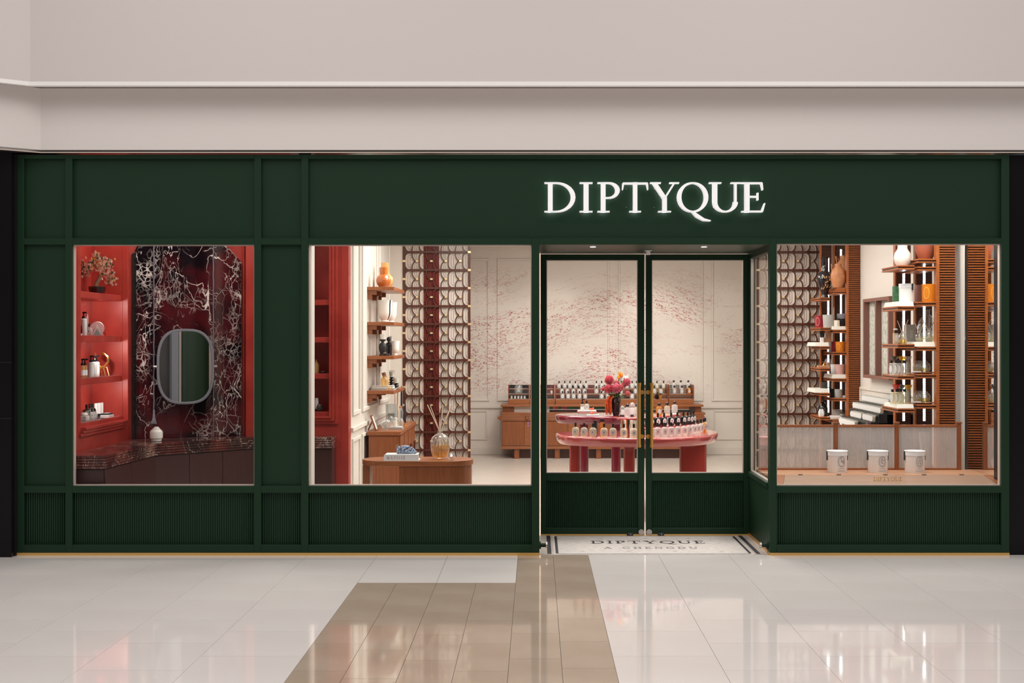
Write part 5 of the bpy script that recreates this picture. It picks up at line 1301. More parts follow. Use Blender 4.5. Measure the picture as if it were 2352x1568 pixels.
def dahlia(c, R, m, n=120):
    mb = MB(); g_ = PI*(3-5**.5)
    for i in range(n):
        v_ = 1-1.75*i/n; rr_ = math.sqrt(max(0, 1-v_*v_)); a = i*g_
        d = Vector((rr_*math.cos(a), -v_ if v_ > -.7 else .7, rr_*math.sin(a))).normalized()
        t = d.cross(Vector((0, 0, 1))); t = t.normalized() if t.length > .01 else Vector((1, 0, 0)); b_ = d.cross(t)
        k = R*rf.uniform(.85, 1.1); w_ = R*.13
        c0 = Vector(c)+d*R*.35; c1 = Vector(c)+d*k*.8; c2 = Vector(c)+d*k
        mb.add([c0-t*w_*.5, c0+t*w_*.5, c1+t*w_+b_*.1*w_, c2, c1-t*w_-b_*.1*w_, c1+b_*w_*.7], [(0, 1, 2, 5), (0, 5, 4), (5, 2, 3), (5, 3, 4)])
    mb.ball(c, R*.55, 10); return mb.build('dahlia', m, vs_)
for px, py, R, m, dy in ((1399, 872, .050, 'dahlia_deep', 0), (1398, 892, .046, 'dahlia_deep', -.02), (1416, 891, .050, 'dahlia_pink', -.05), (1416, 880, .034, 'dahlia_pale', 0), (1425, 890, .036, 'dahlia_pale', -.02), (1433, 883, .030, 'dahlia_pale', .01), (1440, 877, .042, 'dahlia_pink', .0), (1442, 904, .028, 'dahlia_pale', -.02), (1385, 893, .022, 'dahlia_pale', .02)): 
    c = fpos(px, py, dy); dahlia(c, R*1.15, m); MB().tube([c*.98, (c*.5+Vector((0, 0, .09))), (0, 0, .15)], .004, 6).build('stem', 'leaf', vs_)
for px, py in ((1424, 858), (1427.5, 861), (1421.5, 866)):
    c = fpos(px, py); MB().lathe([(.004, -.02), (.016, -.012), (.018, .002), (.012, .018), (.006, .02)], c, 8).build('tulip', 'orange_flower', vs_); MB().tube([c+Vector((0, 0, -.02)), (0, .0, .15)], .003, 5).build('stem', 'leaf', vs_)
c = fpos(1437, 862); mb = MB()
for k in range(7):
    a = 2*PI*k/7+.2; e = Vector((math.cos(a), -.3, math.sin(a)))*.042; t = Vector((-math.sin(a), 0, math.cos(a)))*.011; mb.add([c, c+e*.55+t, c+e, c+e*.55-t], [(0, 1, 2, 3)])
mb.build('lily', 'porcelain', vs_); MB().tube([c, (0, .02, .15)], .003, 5).build('stem', 'leaf', vs_)
for i in range(46):
    a = rf.uniform(0, 2*PI); l_ = rf.uniform(.05, .125); base = Vector((rf.uniform(-.04, .04), rf.uniform(-.04, .02), .178+rf.uniform(0, .045)))
    e = Vector((math.cos(a), -.4*abs(math.sin(a)), rf.uniform(-.25, .35)))*l_; t = Vector((-e.z, .2, e.x)).normalized()*l_*.16
    MB().add([base, base+e*.5+t, base+e, base+e*.5-t, base+e*.5+Vector((0, -.006, .004))], [(0, 1, 4), (1, 2, 4), (2, 3, 4), (3, 0, 4)]).build('leaf', ('leaf', 'leaf_olive', 'leaf', 'blossom_yellow')[i % 4], vs_)
for i in range(30):
    x0 = -.078+rf.uniform(-.036, .03); y0 = -.03+rf.uniform(-.03, .03); zb_ = rf.uniform(.004, .05)
    pts = [(-.03, 0, .18), (x0*.7, y0, .20), (x0, y0, .15), (x0+rf.uniform(-.01, .01), y0, .09), (x0+rf.uniform(-.012, .012), y0, zb_)]
    MB().tube(pts, [.002, .003, .0045, .005, .0025], 5).build('amaranth_strand', 'amaranth', vs_)

# ================================================================== window counter with tubs
CZ = .56
wc = thing('window_counter', 'wooden window counter with sloped front and brass shop name', 'counter', (0, 0, 0))
xa, xb = 1.845, XR-.002
yb0, yb1 = .47, .875
MB().box(xa, xb, yb0, yb1, CZ-.03, CZ).build('top', 'teak_h', wc).data.materials[0] = MATS['oak_light']
zf = .533
MB().add([(2.0, yb0, CZ), (3.60, yb0, CZ), (3.55, .045, zf), (1.90, .045, zf), (2.0, yb0, CZ-.03), (3.60, yb0, CZ-.03), (3.55, .045, zf-.03), (1.90, .045, zf-.03)],
    [(0, 1, 2, 3), (4, 5, 6, 7), (0, 1, 5, 4), (1, 2, 6, 5), (2, 3, 7, 6), (3, 0, 4, 7)]).build('sloped_front', 'walnut', wc, .003)
for s_, P in ((-1, [(xa, yb0, CZ), (1.999, yb0, CZ), (1.899, .045, zf), (xa, .045, zf-.0)]), (1, [(3.601, yb0, CZ), (xb, yb0, CZ), (xb, .045, zf), (3.551, .045, zf)])):
    MB().add(P+[(x, y, z-.03) for x, y, z in P], [(0, 1, 2, 3), (4, 5, 6, 7), (0, 1, 5, 4), (1, 2, 6, 5), (2, 3, 7, 6), (3, 0, 4, 7)]).build('corner_panel', 'teak_h', wc)
MB().box(xa, xb, .04, yb1, 0.0, zf-.031).build('base', 'teak', wc)
for px in (1838, 1926, 2033, 2122, 2208): MB().box(X_at(px, .47)-.017, X_at(px, .47)+.017, .455, .472, CZ-.004, CZ+.004).build('hinge', 'soft_black', wc)
h = .031; tw = text_width('DIPTYQUE', h, .18); cxn = X_at(2035, .25)
th_ = math.atan2(CZ-zf, yb0-.045)
def fn_b(u, v, d): y = .16+v*math.cos(.3); return (u, .20+d*.6, zf+(CZ-zf)*((.20-.045)/(yb0-.045))+.001+v*.95)
mb = MB(); letters(mb, 'DIPTYQUE', fn_b, h, 0, .012, .18, x0=cxn-tw/2); mb.build('brass_name', 'gold', wc)
# partition with reeded glass
GY = .845
pt = thing('glass_partition', 'low wooden partition with reeded glass panels on the window counter', 'partition', (0, GY, CZ))
ztop = Z_at(975, GY)-CZ
posts = [X_at(p_, GY) for p_ in (1919, 2059, 2202)]
for X in posts:
    MB().box(X-.017, X+.017, -.017, .017, 0, ztop+.01).build('post', 'teak', pt, .002); MB().box(X-.022, X+.022, -.022, .022, ztop+.01, ztop+.024).build('post_cap', 'teak', pt, .003)
seg_ = [(xa+.01, posts[0]-.017), (posts[0]+.017, posts[1]-.017), (posts[1]+.017, posts[2]-.017)]
for a, b in seg_:
    MB().box(a, b, -.014, .014, ztop-.02, ztop).build('top_rail', 'teak_h', pt, .002); MB().box(a, b, -.014, .014, 0, .016).build('bottom_rail', 'teak_h', pt, .002)
    n = round((b-a)/.0123); w_ = (b-a)/n; mb = MB()
    for i in range(n):
        c_ = a+(i+.5)*w_; mb.add([(c_-w_*.5, .0, .016), (c_-w_*.25, -.009, .016), (c_+w_*.25, -.009, .016), (c_+w_*.5, 0, .016), (c_-w_*.5, .0, ztop-.02), (c_-w_*.25, -.009, ztop-.02), (c_+w_*.25, -.009, ztop-.02), (c_+w_*.5, 0, ztop-.02)], [(0, 1, 5, 4), (1, 2, 6, 5), (2, 3, 7, 6)], True)
    mb.build('reeded_pane', 'reed_glass', pt, kind='stuff')
# tubs
TR = .079
def tub(px, label, marks):
    t = thing('candle_tub', label, 'tub', (X_at(px, .655), .655, CZ))
    MB().lathe([(TR*.985, 0), (TR, .003), (TR, .150)], n=48).build('body', 'paper_tub', t)
    MB().lathe([(TR+.0035, .140), (TR+.0035, .172), (TR+.006, .174), (TR+.006, .178), (TR-.012, .178), (TR-.014, .175), (.01, .175)], n=48).build('lid', 'paper_lid', t)
    def wrap(u, v, d, r=TR+.0004): a = -PI/2+(u+.017)/TR; return ((r+d)*math.cos(a), (r+d)*math.sin(a), v)
    mb = MB()
    for (rw, rh, lw_) in ((.030, .042, .0022), (.022, .034, .0014)): mb.strip([(a*1.0, .094+b) for a, b in oval_pts(rw, rh, 32, 2.8)+[oval_pts(rw, rh, 32, 2.8)[0]]], lw_, wrap, 0, .0006)
    for k in range(30):
        a = 2*PI*k/30; mb.strip([(.0245*math.cos(a), .094+.0365*math.sin(a)), (.028*math.cos(a), .094+.040*math.sin(a))], .0022, wrap, 0, .0006)
    mb.build('oval_emblem', 'ink_grey', t)
    mb = MB()
    for ch, x, y, hh in marks: letters(mb, ch, wrap, hh, 0, .0007, x0=x, y0=y)
    mb.build('lettering', 'ink', t)
    mb = MB()
    for y, w_ in ((.040, .028), (.034, .022), (.020, .036), (.016, .030)): mb.strip([(-w_+2*w_*k/12, y) for k in range(13)], .0012, wrap, 0, .0004)
    mb.build('small_print', 'ink_grey', t, kind='stuff')
    for a in (PI*1.0, PI*.03):
        MB().box(-.003, .003, -.010, .010, .10, .172).build('ribbon', 'ink', t, loc=((TR+.006)*math.cos(a), (TR+.006)*math.sin(a), 0))
    return t
tub(1923, 'white lidded candle tub printed with two large digits on the window counter', [('3', -.017, .092, .032), ('4', -.001, .079, .030)])
tub(2016, 'white lidded candle tub with five staggered letters, between the two other tubs', [('B', -.009, .104, .016), ('A', .003, .098, .015), ('I', -.014, .090, .015), ('E', -.008, .078, .016), ('S', .006, .073, .014)])
tub(2101, 'white lidded candle tub with seven staggered letters in its oval emblem', [('F', -.007, .106, .014), ('I', .005, .106, .014), ('G', -.017, .093, .013), ('U', -.004, .091, .013), ('I', .010, .091, .013), ('E', -.014, .075, .014), ('R', .001, .071, .014)])

# ================================================================== shelving towers
def tower(name, label, Y, px_post, px_col, px_pan, px_div, leds, left, right, yf, spacing):
    """Y: depth of the louvred column; panels stand .5 behind"""
    t = thing(name, label, 'shelving', (0, 0, 0)); Yp = Y+.5
    x0, x1 = X_at(px_col[0], Y), min(X_at(px_col[1], Y), XR-.006)
    MB().box(x0, x1, Y+.012, Y+.06, 0, 3.14).build('column_core', 'panel_dark', t)
    mb = MB(); z = .01
    while z < 3.12:
        mb.add([(x0, Y+.012, z), (x1, Y+.012, z), (x1, Y-.008, z+.004), (x0, Y-.008, z+.004), (x0, Y-.008, z+spacing*.55), (x1, Y-.008, z+spacing*.55), (x1, Y+.012, z+spacing*.7), (x0, Y+.012, z+spacing*.7)],
               [(0, 1, 2, 3), (3, 2, 5, 4), (4, 5, 6, 7), (0, 3, 4, 7), (1, 6, 5, 2)]); z += spacing
    mb.build('louvre_slats', 'louvre_wood', t, kind='stuff')
    MB().box(X_at(px_post[0], Y), x0, Y-.012, Y+.06, 0, 3.14).build('side_post', 'louvre_wood', t, .003)
    for (a, b) in px_pan:
        xa_, xb_ = X_at(a, Yp), X_at(b, Yp); MB().box(xa_, xb_, Yp, Yp+.03, 0, 3.14).build('back_panel', 'panel_dark', t)
        mb = MB(); z = .01
        while z < 3.1: mb.box(xa_+.006, xb_-.006, Yp-.006, Yp, z, z+.010); z += .0215
        mb.build('back_slats', 'panel_dark', t, kind='stuff')
        MB().box(xa_-.012, xa_, Yp-.03, Yp+.03, 0, 3.14).build('edge_strip', 'louvre_wood', t)
    for (px, z0, z1) in leds:
        X = X_at(px, Yp); mb = MB(); z = z0
        MB().box(X-.012, X+.012, Yp-.010, Yp-.006, z0, z1).build('led_channel', 'white_trim', t)
        while z < z1: mb.box(X-.009, X+.009, Yp-.013, Yp-.010, z, z+.012); z += .020
        mb.build('led_strip', 'led', t, kind='stuff')
    for side, lst in ((left, yf[0]), (right, yf[1])):
        xs0, xs1 = X_at(side[0], Y), X_at(side[1], Y)
        for py in lst:
            zt_ = Z_at(py, Y); o = MB().box(xs0, xs1, Y+.0, Yp-.014, zt_-.012, zt_).build('shelf_board', 'louvre_wood', t, .002, seg=1)
            MB().box(xs0+.008, xs1, Y+.012, Yp-.02, zt_-.024, zt_-.012).build('groove', 'panel_dark', o); MB().box(xs0, xs1, Y+.0, Yp-.02, zt_-.036, zt_-.024).build('lower_board', 'louvre_wood', o, .002, seg=1)
    return t
YB = 10.28-CD
LB = [611-2, 703, 790, 862, 938]; RB = [594, 612, 693, 796, 859, 929]
tB = tower('shelving_tower', 'large louvred shelving tower beside the mirrored wall', YB, (2150, 2157), (2157, 2195), ((2057, 2092), (2103, 2141)), None,
    [(2075, .92, 2.45), (2122, .92, 2.5)], (2062, 2101), (2108, 2150), (LB, RB), .0215)
YA = 13.5-CD
LA = [690, 757, 826+8-36, 846, 902, 958]; RA = [668, 757, 808, 869, 914, 964]
LA = [683, 752, 795, 845, 902, 957]
tA = tower('shelving_tower', 'smaller louvred shelving tower between lattice screen and framed picture', YA, (1944, 1949), (1949, 1978), ((1886, 1910), (1916, 1944)), None,
    [(1902, .80, 2.6), (1931, .80, 2.7)], (1884, 1907), (1914, 1944), (LA, RA), .0215)
def onR(px, py, Y, dy=.15): # stands on a shelf whose front top edge is at photo row py
    return Vector((X_at(px, Y+dy), Y+dy, Z_at(py, Y)+.0005))
def tray(label, px0, px1, py, Y, hpx=11):
    x0, x1 = X_at(px0, Y), X_at(px1, Y); hz = hpx*(CD+Y)/FP; z = Z_at(py, Y)
    o = thing('stone_tray', label, 'tray', ((x0+x1)/2, Y+.22, z+.0005)); w_ = (x1-x0)/2
    mb = MB(); mb.add([(-w_, -.20, 0), (w_, -.20, 0), (w_, .20, 0), (-w_, .20, 0), (-w_*.90, -.18, hz), (w_, -.18, hz), (w_, .18, hz), (-w_*.90, .18, hz)], [(0, 1, 2, 3), (4, 5, 6, 7), (0, 1, 5, 4), (1, 2, 6, 5), (2, 3, 7, 6), (3, 0, 4, 7)]); mb.build('slab', 'cream_tray', o, .002)
    return z+hz
def pot(name, label, loc, R, h, m, taper=.88, wax=None, emblem=None):
    o = thing(name, label, 'candle pot', loc); MB().lathe([(R*taper, 0), (R, h), (R*.93, h), (R*taper*.92, h*.2)], n=28).build('pot', m, o)
    if wax: MB().lathe([(R*taper*.9, h*.1), (R*.9, h*.85)], n=20).build('wax', wax, o)
    if emblem:
        mb = MB(); fnw = lambda u, v, d: ((R*.955+d)*math.cos(-PI*.72+u/R), (R*.955+d)*math.sin(-PI*.72+u/R), v); mb.strip([(a, h*.5+b) for a, b in oval_pts(R*.38, h*.33, 20)+[oval_pts(R*.38, h*.33, 20)[0]]], .004, fnw, 0, .002); mb.build('emblem', emblem, o)
    return o
# --- large tower
o = thing('round_vase', 'pale grey round vase with tall neck on the large tower', 'vase', onR(2073, LB[0], YB, .2))
MB().lathe([(.045, 0), (.066, .03), (.076, .072), (.068, .115), (.048, .145), (.042, .16), (.040, .36), (.036, .36)], n=32).build('body', 'porcelain', o)
o = thing('terracotta_vase', 'terracotta vase on the topmost shelf of the large tower', 'vase', onR(2126, RB[0], YB, .2))
MB().lathe([(.05, 0), (.062, .015), (.088, .09), (.10, .18), (.098, .24), (.09, .24), (.08, .1)], n=32).build('body', 'terracotta', o)
z1 = tray('cream stone tray under the green and white pots on the large tower', 2062, 2101, LB[1], YB)
def onTr(px, z, Y, dy): return Vector((X_at(px, Y+dy), Y+dy, z+.0005))
pot('candle_pot', 'dark green marbled candle pot on the large tower', onTr(2058+4, z1, YB, .26), .046, .14, 'green_pot', 1.0)
o = thing('candle_tub', 'white lidded candle tub with black tab on the large tower', 'tub', onTr(2083, z1, YB, .17))
MB().lathe([(.066, 0), (.067, .125)], n=36).build('body', 'porcelain_white', o); MB().lathe([(.069, .122), (.069, .158), (.060, .158)], n=36).build('lid', 'paper_lid', o); MB().box(.020, .034, -.0715, -.068, .10, .158).build('black_tab', 'ink', o); MB().lathe([(.004, -.001), (.004, .001)], (.027, -.067, .085), 8).build('dot', 'ink', o)
pot('candle_pot', 'pink candle pot beside the orange one on the large tower', onR(2110+3, RB[2], YB, .28), .062, .155, 'pink_pot', .92)
pot('candle_pot', 'glossy orange candle pot on the large tower', onR(2134, RB[2], YB, .10), .064, .155, 'orange_pot', .92, None, 'blossom_yellow')
def diffuser(label, loc, R, h, reeds=3, oil='yellow_liquid', seed=0, lvl=.4):
    o = thing('reed_diffuser', label, 'diffuser', loc); pr = [(R*.5, 0), (R*.9, h*.14), (R, h*.4), (R*.9, h*.66), (R*.42, h*.84), (R*.28, h*.88), (R*.28, h), (R*.34, h*1.01)]
    MB().lathe(pr, n=24, cap1=False).build('bottle', 'clear_glass', o); MB().lathe([(R*.48, h*.02), (R*.84, h*.15), (R*.92, h*lvl)], n=20).build('oil', oil, o)
    rr_ = random.Random(seed)
    for k in range(reeds):
        a = PI*(.15+.7*k/max(1, reeds-1)) if reeds > 1 else 1.9; MB().tube([(-math.cos(a)*R*.3, 0, h*.3), (math.cos(a)*R*.2, 0, h*.95), (math.cos(a)*R*1.25, rr_.uniform(-.02, .02), h*(1.75+.2*rr_.random()))], .003, 5).build('reed', 'reed_stick', o)
    return o
z2 = Z_at(LB[2], YB)
o = thing('spray_bottle', 'square golden glass bottle with black neck on the large tower', 'bottle', onR(2057, LB[2], YB, .25)); MB().box(-.02, .02, -.02, .02, 0, .095).build('body', 'bottle_yellow', o, .004); MB().lathe([(.011, .095), (.011, .118)], n=10).build('cap', 'black', o); disc_label(MB(), 0, 0, .05, .013, .034, -.0218, -.0202).build('label', 'label_white', o)
for k in range(5): a = 2*PI*k/5; MB().ball((.012*math.cos(a), .012*math.sin(a), .128), .008, 8).build('flower_bead', 'bone_white', o)
diffuser('small reed diffuser with yellow oil on the large tower', onR(2073, LB[2], YB, .16), .040, .11, 3, 'yellow_liquid', 1)
o = thing('perfume_carton', 'grey carton behind the small reed diffuser on the large tower', 'box', onR(2090, LB[2], YB, .3)); MB().box(-.045, .045, -.04, .04, 0, .17).build('carton', 'grey_pot', o, .002); MB().box(-.012, .012, -.041, -.04, .05, .12).build('label', 'label_grey', o)
z3 = tray('long cream stone tray under the glass diffusers on the large tower', 2102.5, 2150, RB[3], YB)
diffuser('small round reed diffuser with clear oil on the cream tray', onTr(2112, z3, YB, .14), .037, .09, 3, 'pale_liquid', 2)
diffuser('larger reed diffuser with clear oil on the cream tray', onTr(2134, z3, YB, .12), .048, .11, 3, 'pale_liquid', 3)
o = thing('glass_flask', 'big ribbed glass flask behind the reed diffusers', 'flask', onTr(2130, z3, YB, .30)); ribbed([(.04, 0), (.07, .03), (.086, .10), (.078, .17), (.05, .215), (.022, .235), (.020, .27), (.027, .285)], 12, .04).build('body', 'clear_glass', o)
def spray(label, group, loc, gl):
    k = 'spray'+gl
    def bb():
        o = empty('spray_bottle'); MB().lathe([(.020, 0), (.021, .004), (.021, .098), (.012, .104)], n=14).build('body', gl, o); MB().lathe([(.012, .104), (.012, .128)], n=10).build('cap', 'black', o); disc_label(MB(), 0, 0, .052, .014, .034, -.0225, -.0205).build('label', 'label_white', o); return o
    return put(k, bb, loc, label, 'bottle', group, rz=-.7)
def funnel(label, loc, m):
    o = thing('glass_cup', label, 'cup', loc); MB().lathe([(.018, 0), (.020, .005), (.013, .012), (.013, .105), (.018, .112)], n=16).build('stem', 'bottle_yellow', o); MB().lathe([(.012, .112), (.030, .145), (.040, .160), (.036, .160), (.022, .135)], n=22).build('bowl', m, o); return o
for i, px in enumerate((2046, 2056, 2065, 2074)): spray('clear room spray bottle on the upper spray shelf of the large tower', 'room sprays on the upper shelf', onR(px+2, LB[3], YB, .06+.02*i), 'bottle_glass')
for px, dy, m, lab in ((2054, .30, 'smoke_glass', 'smoke grey flared glass cup on the upper spray shelf'), (2072, .30, 'gold_glass', 'golden flared glass cup on the upper spray shelf'), (2086, .22, 'clear_glass', 'clear flared glass cup on the upper spray shelf')): funnel(lab, onR(px, LB[3], YB, dy), m)
for i, px in enumerate((2050, 2060, 2069, 2077)): spray('yellow room spray bottle on the lower spray shelf of the large tower', 'room sprays on the lower shelf', onR(px, LB[4]-9, YB, .08+.02*i), 'bottle_yellow')
z4 = tray('cream stone tray under the yellow room sprays on the large tower', 2062, 2101, LB[4], YB, 9)
for px, dy, m, lab in ((2058, .30, 'red_glass', 'red flared glass cup on the lower spray shelf'), (2071, .34, 'smoke_glass', 'amber-grey flared glass cup on the lower spray shelf'), (2086, .22, 'gold_glass', 'golden flared glass cup on the lower spray shelf')): funnel(lab, onR(px, LB[4]-9, YB, dy), m)
for py, lab, oil in ((RB[4], 'upper', 'pale_liquid'), (RB[5], 'lower', 'yellow_liquid')):
    o = thing('wooden_plate', 'round wooden plate under glass bottles on the %s plate shelf' % lab, 'plate', onR(2122, py, YB, .13)); MB().lathe([(.06, 0), (.095, .010), (.098, .014), (.09, .012), (.05, .008)], n=32).build('plate', 'oak_light', o); zp = o.location.z+.0125
    c_ = thing('folded_cloth', 'folded pale cloth on the wooden plate of the %s plate shelf' % lab, 'cloth', Vector((X_at(2105, YB+.08), YB+.08, zp))); MB().box(-.04, .04, -.018, .018, 0, .006).box(-.036, .036, -.015, .015, .006, .011).build('cloth', 'pink_pot', c_, .002).data.materials[0] = MATS['bone_white']
    for i, (px, dy, oo) in enumerate(((2106, .20, 'pale_liquid'), (2113, .18, 'pale_liquid'), (2119, .21, 'pale_liquid'), (2127, .13, oil))):
        diffuser('ribbed glass refill bottle standing on the wooden plate of the %s plate shelf' % lab, Vector((X_at(px, YB+dy), YB+dy, zp)), .036, .098, 0, oo, i)['group'] = 'glass refill bottles, %s plate' % lab
o = thing('perfume_carton', 'grey carton with curved cut-out behind the partition on the large tower', 'box', Vector((X_at(2123, YB+.2), YB+.2, .56))); MB().prism([(-.04, 0), (.04, 0), (.034, .05), (.034, .18), (.04, .28), (-.045, .28), (-.03, .15)], -.03, .03, 'y').build('carton', 'grey_pot', o, .003); o['label'] = 'grey carton behind the partition at the foot of the large tower'
MB().box(-.06, .06, -.06, .06, -.02, 0).build('stand', 'louvre_wood', o)
# --- smaller tower
def onA(px, py, dy): return onR(px, py, YA, dy)
o = thing('dark_vase', 'black glossy vase with painted blossoms on the smaller tower', 'vase', onA(1894, LA[0], .2)); MB().lathe([(.05, 0), (.055, .01), (.04, .04), (.06, .09), (.10, .18), (.105, .23), (.085, .28), (.055, .30), (.05, .31), (.048, .44), (.06, .465), (.05, .46)], n=32, sx=.84, sy=.84).build('body', 'vase_black', o)
mb = MB(); rg = random.Random(2)
for k in range(26):
    a = -PI*.5+rg.uniform(-.9, .9); z_ = rg.uniform(.10, .24); r = (.0615+(z_-.09)*.45 if z_ < .18 else .104)*.84; mb.ball((r*math.cos(a), r*math.sin(a), z_), .007, 6)
mb.build('blossoms', 'tan_gloss', o, kind='stuff')
def jug(label, loc, R, h):
    o = thing('clay_jug', label, 'jug', loc); MB().lathe([(R*.62, 0), (R*.95, h*.3), (R, h*.5), (R*.82, h*.74), (R*.45, h*.88), (R*.42, h), (R*.34, h)], n=30).build('body', 'orange_clay', o); MB().tube([(-R*.5, 0, h*.86), (-R*.9, 0, h*.98), (-R*.78, 0, h*.72)], R*.09, 8).build('handle', 'orange_clay', o)
    return o
jug('round orange clay jug with handle on the smaller tower', onA(1925, RA[0]-8, .07), .085, .27); jug('taller orange clay jug behind the round one on the smaller tower', onA(1938, RA[0]-8, .32), .10, .38)
o = thing('jug_board', 'dark display board under the clay jugs on the smaller tower', 'board', onA(1929, RA[0], .2)); MB().box(-.08, .058, -.18, .2, 0, .0385).build('board', 'louvre_wood', o, .002)
pot('candle_pot', 'dark red candle pot on the smaller tower', onA(1883, LA[1], .30), .06, .14, 'red_pot', .92, None, 'pink_pot'); pot('candle_pot', 'pale grey candle pot beside the dark red one on the smaller tower', onA(1903, LA[1], .12), .066, .145, 'grey_pot', .88)
za = tray('cream stone tray under the black diffuser pot on the smaller tower', 1912, 1944, RA[1], YA, 8)
def onAt(px, z, dy): return Vector((X_at(px, YA+dy), YA+dy, z+.0005))
pot('candle_pot', 'black pot with grey lid on the cream tray of the smaller tower', onAt(1935, za, .12), .05, .085, 'black', 1.0); o = thing('pot_lid', 'wide dark grey lid on the black pot of the smaller tower', 'lid', onAt(1935, za+.0855, .12)); MB().lathe([(.058, 0), (.06, .004), (.06, .055), (.056, .058)], n=28).build('lid', 'grey_frame', o)
pot('candle_pot', 'small cream candle between globe and black pot on the smaller tower', onAt(1922, za, .08), .034, .068, 'wax', 1.0)
o = thing('clay_globe', 'small clay globe with a tall reed on the smaller tower', 'diffuser', onAt(1913.5, za, .20)); MB().lathe([(.018, 0), (.032, .02), (.034, .04), (.022, .062), (.01, .068)], n=18).build('globe', 'orange_clay', o); MB().tube([(0, 0, .05), (.01, 0, .22)], .004, 6).build('reed', 'bone_white', o)
zb2 = tray('cream stone tray under the black brushes on the smaller tower', 1872, 1905, LA[2], YA, 9)
for k, px in enumerate((1886, 1890)):
    o = thing('stoppered_vial', 'slim white vial with black stopper on the smaller tower', 'bottle', onAt(px, zb2, .14)); o['group'] = 'slim white vials on the smaller tower'; MB().lathe([(.012, 0), (.013, .055)], n=12).build('vial', 'porcelain_white', o); MB().tube([(0, 0, .055), (-.012, 0, .125)], [.009, .012], 8).build('stopper', 'soft_black', o)
o = thing('wooden_stand', 'pale wooden block stand behind the slim white vials', 'stand', onAt(1899, zb2, .2)); MB().box(-.04, .04, -.04, .04, 0, .045).box(.0, .04, -.04, .04, .045, .13).build('block', 'oak_light', o, .002); o2 = thing('steel_trimmer', 'polished steel wick trimmer on the wooden block stand', 'tool', onAt(1896, zb2+.0455, .19)); MB().lathe([(.012, 0), (.016, .02), (.008, .05), (.005, .10)], n=14).build('trimmer', 'chrome', o2)
for px, m, R, lab, dy in ((1911, 'grey_pot', .04, 'grey candle pot beside the maroon one on the smaller tower', .3), (1918, 'red_pot', .045, 'maroon candle pot beside the bright orange one on the smaller tower', .24), (1930, 'orange_pot', .055, 'bright orange candle pot on the smaller tower', .10)): pot('candle_pot', lab, onA(px, RA[2], dy), R, .115, m, .9, None, 'blossom_yellow' if m == 'orange_pot' else None)
o = thing('wooden_tray', 'pale wooden tray with gold snuffer on the smaller tower', 'tray', onA(1890, LA[3], .14)); MB().box(-.06, .06, -.05, .05, 0, .026).build('tray', 'oak_light', o, .003); o = thing('gold_snuffer', 'golden candle snuffer lying on the pale wooden tray', 'snuffer', onA(1894, LA[3], .14)+Vector((0, 0, .0262))); MB().lathe([(.028, 0), (.012, .022), (.006, .03)], n=16).build('bell', 'gold', o); MB().tube([(0, 0, .03), (-.012, 0, .042), (-.06, 0, .03)], .003, 6).build('handle', 'gold', o)
o = thing('glass_cloche', 'clear glass cloche with amber core on the smaller tower', 'cloche', onA(1902, LA[3], .3)); MB().lathe([(.04, 0), (.04, .07), (.03, .095), (.01, .105)], n=22).build('dome', 'clear_glass', o); MB().lathe([(.02, .0), (.02, .06)], n=12).build('core', 'orange_clay', o)
zc_ = tray('cream stone tray under the pink candle pot on the smaller tower', 1912, 1944, RA[3], YA, 9)
pot('candle_pot', 'white candle pot beside the pale pink one on the smaller tower', onAt(1917, zc_, .24), .045, .11, 'porcelain_white', .9); pot('candle_pot', 'pale pink candle pot on the cream tray of the smaller tower', onAt(1929, zc_, .10), .056, .112, 'pink_pot', .86)
zd = tray('cream stone tray on the low shelf of the smaller tower', 1872, 1905, LA[4], YA, 9)
o = thing('glass_plates', 'stack of clear glass plates on the low cream tray of the smaller tower', 'plates', onAt(1895, zd, .2))
for k in range(6): MB().lathe([(.05, .012*k), (.055, .012*k+.006), (.055, .012*k+.010)], n=20).build('plate', 'smoke_glass', o)
for px, m, lab, R, dy in ((1905, 'black', 'slim black candle pot in the lowest row of pots', .02, .24), (1909, 'red_pot', 'slim red candle pot in the lowest row of pots', .02, .22), (1913, 'soft_black', 'slim charcoal candle pot in the lowest row of pots', .02, .22), (1917, 'green_pot', 'slim green candle pot in the lowest row of pots', .022, .22), (1926, 'grey_pot', 'stone grey candle pot ending the lowest row of pots', .043, .12)): pot('candle_pot', lab, onA(px+(4 if px < 1911 else 0), RA[4], dy), R, .095, m, .95)
o = thing('card_box', 'small white card box at the end of the lowest row of pots', 'box', onA(1940, RA[4], .1)); MB().box(-.024, .016, -.02, .02, 0, .024).build('carton', 'label_white', o, .001)
for px, m, gl, lab in ((1884, 'soft_black', 'amber_liquid', 'large amber dispenser bottle with black pump on the bottom shelf of the smaller tower'),):
    o = thing('dispenser_bottle', lab, 'bottle', onA(1890, LA[5], .2)); MB().lathe([(.05, 0), (.055, .02), (.055, .09), (.03, .14), (.015, .155)], n=24).build('body', 'dark_glass', o); MB().lathe([(.048, .01), (.048, .07)], n=18).build('oil', 'amber_liquid', o); MB().lathe([(.018, .155), (.018, .18), (.008, .185), (.008, .22)], n=12).build('pump', 'soft_black', o)
for px in (1884, 1889):
    o = thing('teardrop_bottle', 'white teardrop bottle before the amber dispenser', 'bottle', onA(px, LA[5], .06)); o['group'] = 'white teardrop bottles'; MB().lathe([(.016, 0), (.022, .02), (.022, .05), (.008, .085)], n=14, sy=.6).build('body', 'porcelain_white', o); MB().lathe([(.006, .085), (.006, .10)], n=8).build('cap', 'black', o)
o = thing('soap_box', 'white faceted soap box on the bottom shelf of the smaller tower', 'box', onA(1918, RA[5], .08)); MB().box(-.06, .055, -.04, .04, 0, .045).build('box', 'porcelain', o, .012)
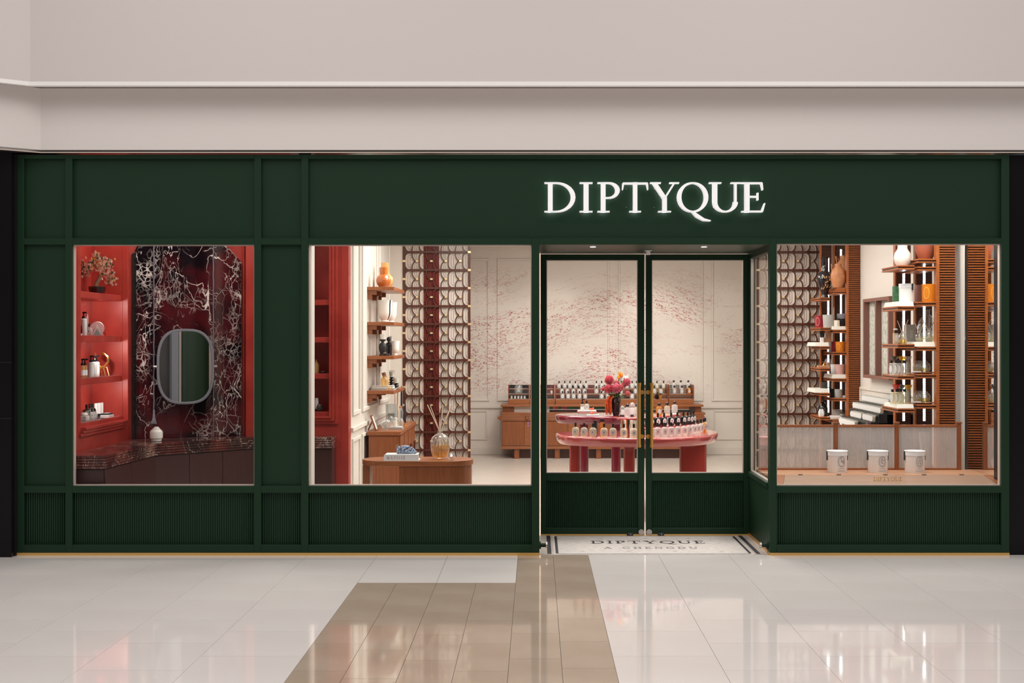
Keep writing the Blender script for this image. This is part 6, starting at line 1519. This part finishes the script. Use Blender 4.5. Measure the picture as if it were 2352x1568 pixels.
o = thing('glass_jar', 'frosted glass jar beside the white soap box', 'jar', onA(1934, RA[5], .08)); MB().lathe([(.03, 0), (.034, .01), (.034, .055), (.026, .065)], n=20).build('jar', 'clear_glass', o); MB().lathe([(.024, .065), (.022, .085)], n=14).build('lid', 'smoke_glass', o)
o = thing('basket', 'beige woven basket behind the white soap box', 'basket', onA(1923, RA[5], .28)); MB().lathe([(.045, 0), (.055, .1), (.05, .1), (.042, .02)], n=20).build('basket', 'bone_white', o)

# ================================================================== rows of glass candles on dark risers
RYs = (11.55-CD, 12.55-CD)
steps = [(3.40, 1.0075), (3.322, .930), (3.245, .852), (3.168, .774)]
rsr = thing('candle_riser', 'black stepped riser carrying rows of white labelled candles', 'riser', (0, 0, 0))
MB().box(3.14, XR-.03, RYs[0]-.02, RYs[1]+.05, 0, .70).build('base', 'riser_black', rsr)
for X, z in steps: MB().box(X-.036, XR-.03, RYs[0]-.02, RYs[1]+.05, .70, z).build('step', 'riser_black', rsr, .002)
def b_candle():
    o = empty('glass_candle'); MB().lathe([(.026, 0), (.030, .004), (.032, .078), (.030, .078), (.028, .01)], n=18).build('glass', 'clear_glass', o); MB().lathe([(.027, .008), (.029, .062)], n=16).build('wax', 'wax_tan', o)
    disc_label(MB(), 0, 0, .040, .019, .030, -.0335, -.0305).build('label', 'label_white', o); return o
rows_ = ((0, 14, 'topmost'), (1, 15, 'second'), (2, 12, 'third'), (3, 9, 'lowest'))
for k, n, nm in rows_:
    X, z = steps[k]
    for i in range(n):
        Y = RYs[0]+.03+i*.066+(0 if k != 3 else .35)
        if k == 2 and i == 5: continue
        if Y > RYs[1]+.03: continue
        put('cand', b_candle, (X, Y, z+.0005), 'white labelled glass candle in the %s row on the black riser' % nm, 'candle', 'glass candles on the black riser', rz=-.95, scale=.9)

# ================================================================== framed picture on the side wall
fp = thing('framed_picture', 'mauve brown box frame with two textured panels on the side wall', 'picture', (XR-.002, 0, 0))
ya_, yb_ = 12.1-CD, 13.06-CD; zt_, zb_ = 2.085, 1.235
for a, b, c, d in ((ya_, yb_, zb_, zb_+.035), (ya_, yb_, zt_-.035, zt_)): MB().box(-.09, 0, a, b, c, d).build('frame_rail', 'mauve_frame', fp, .002)
for y in (ya_, (ya_+yb_)/2-.02, yb_-.04): MB().box(-.09, 0, y, y+.04, zb_+.035, zt_-.035).build('frame_stile', 'mauve_frame', fp, .002)
for a, b in ((ya_+.04, (ya_+yb_)/2-.02), ((ya_+yb_)/2+.02, yb_-.04)): MB().box(-.03, -.02, a, b, zb_+.035, zt_-.035).build('art_panel', 'art_panel', fp)
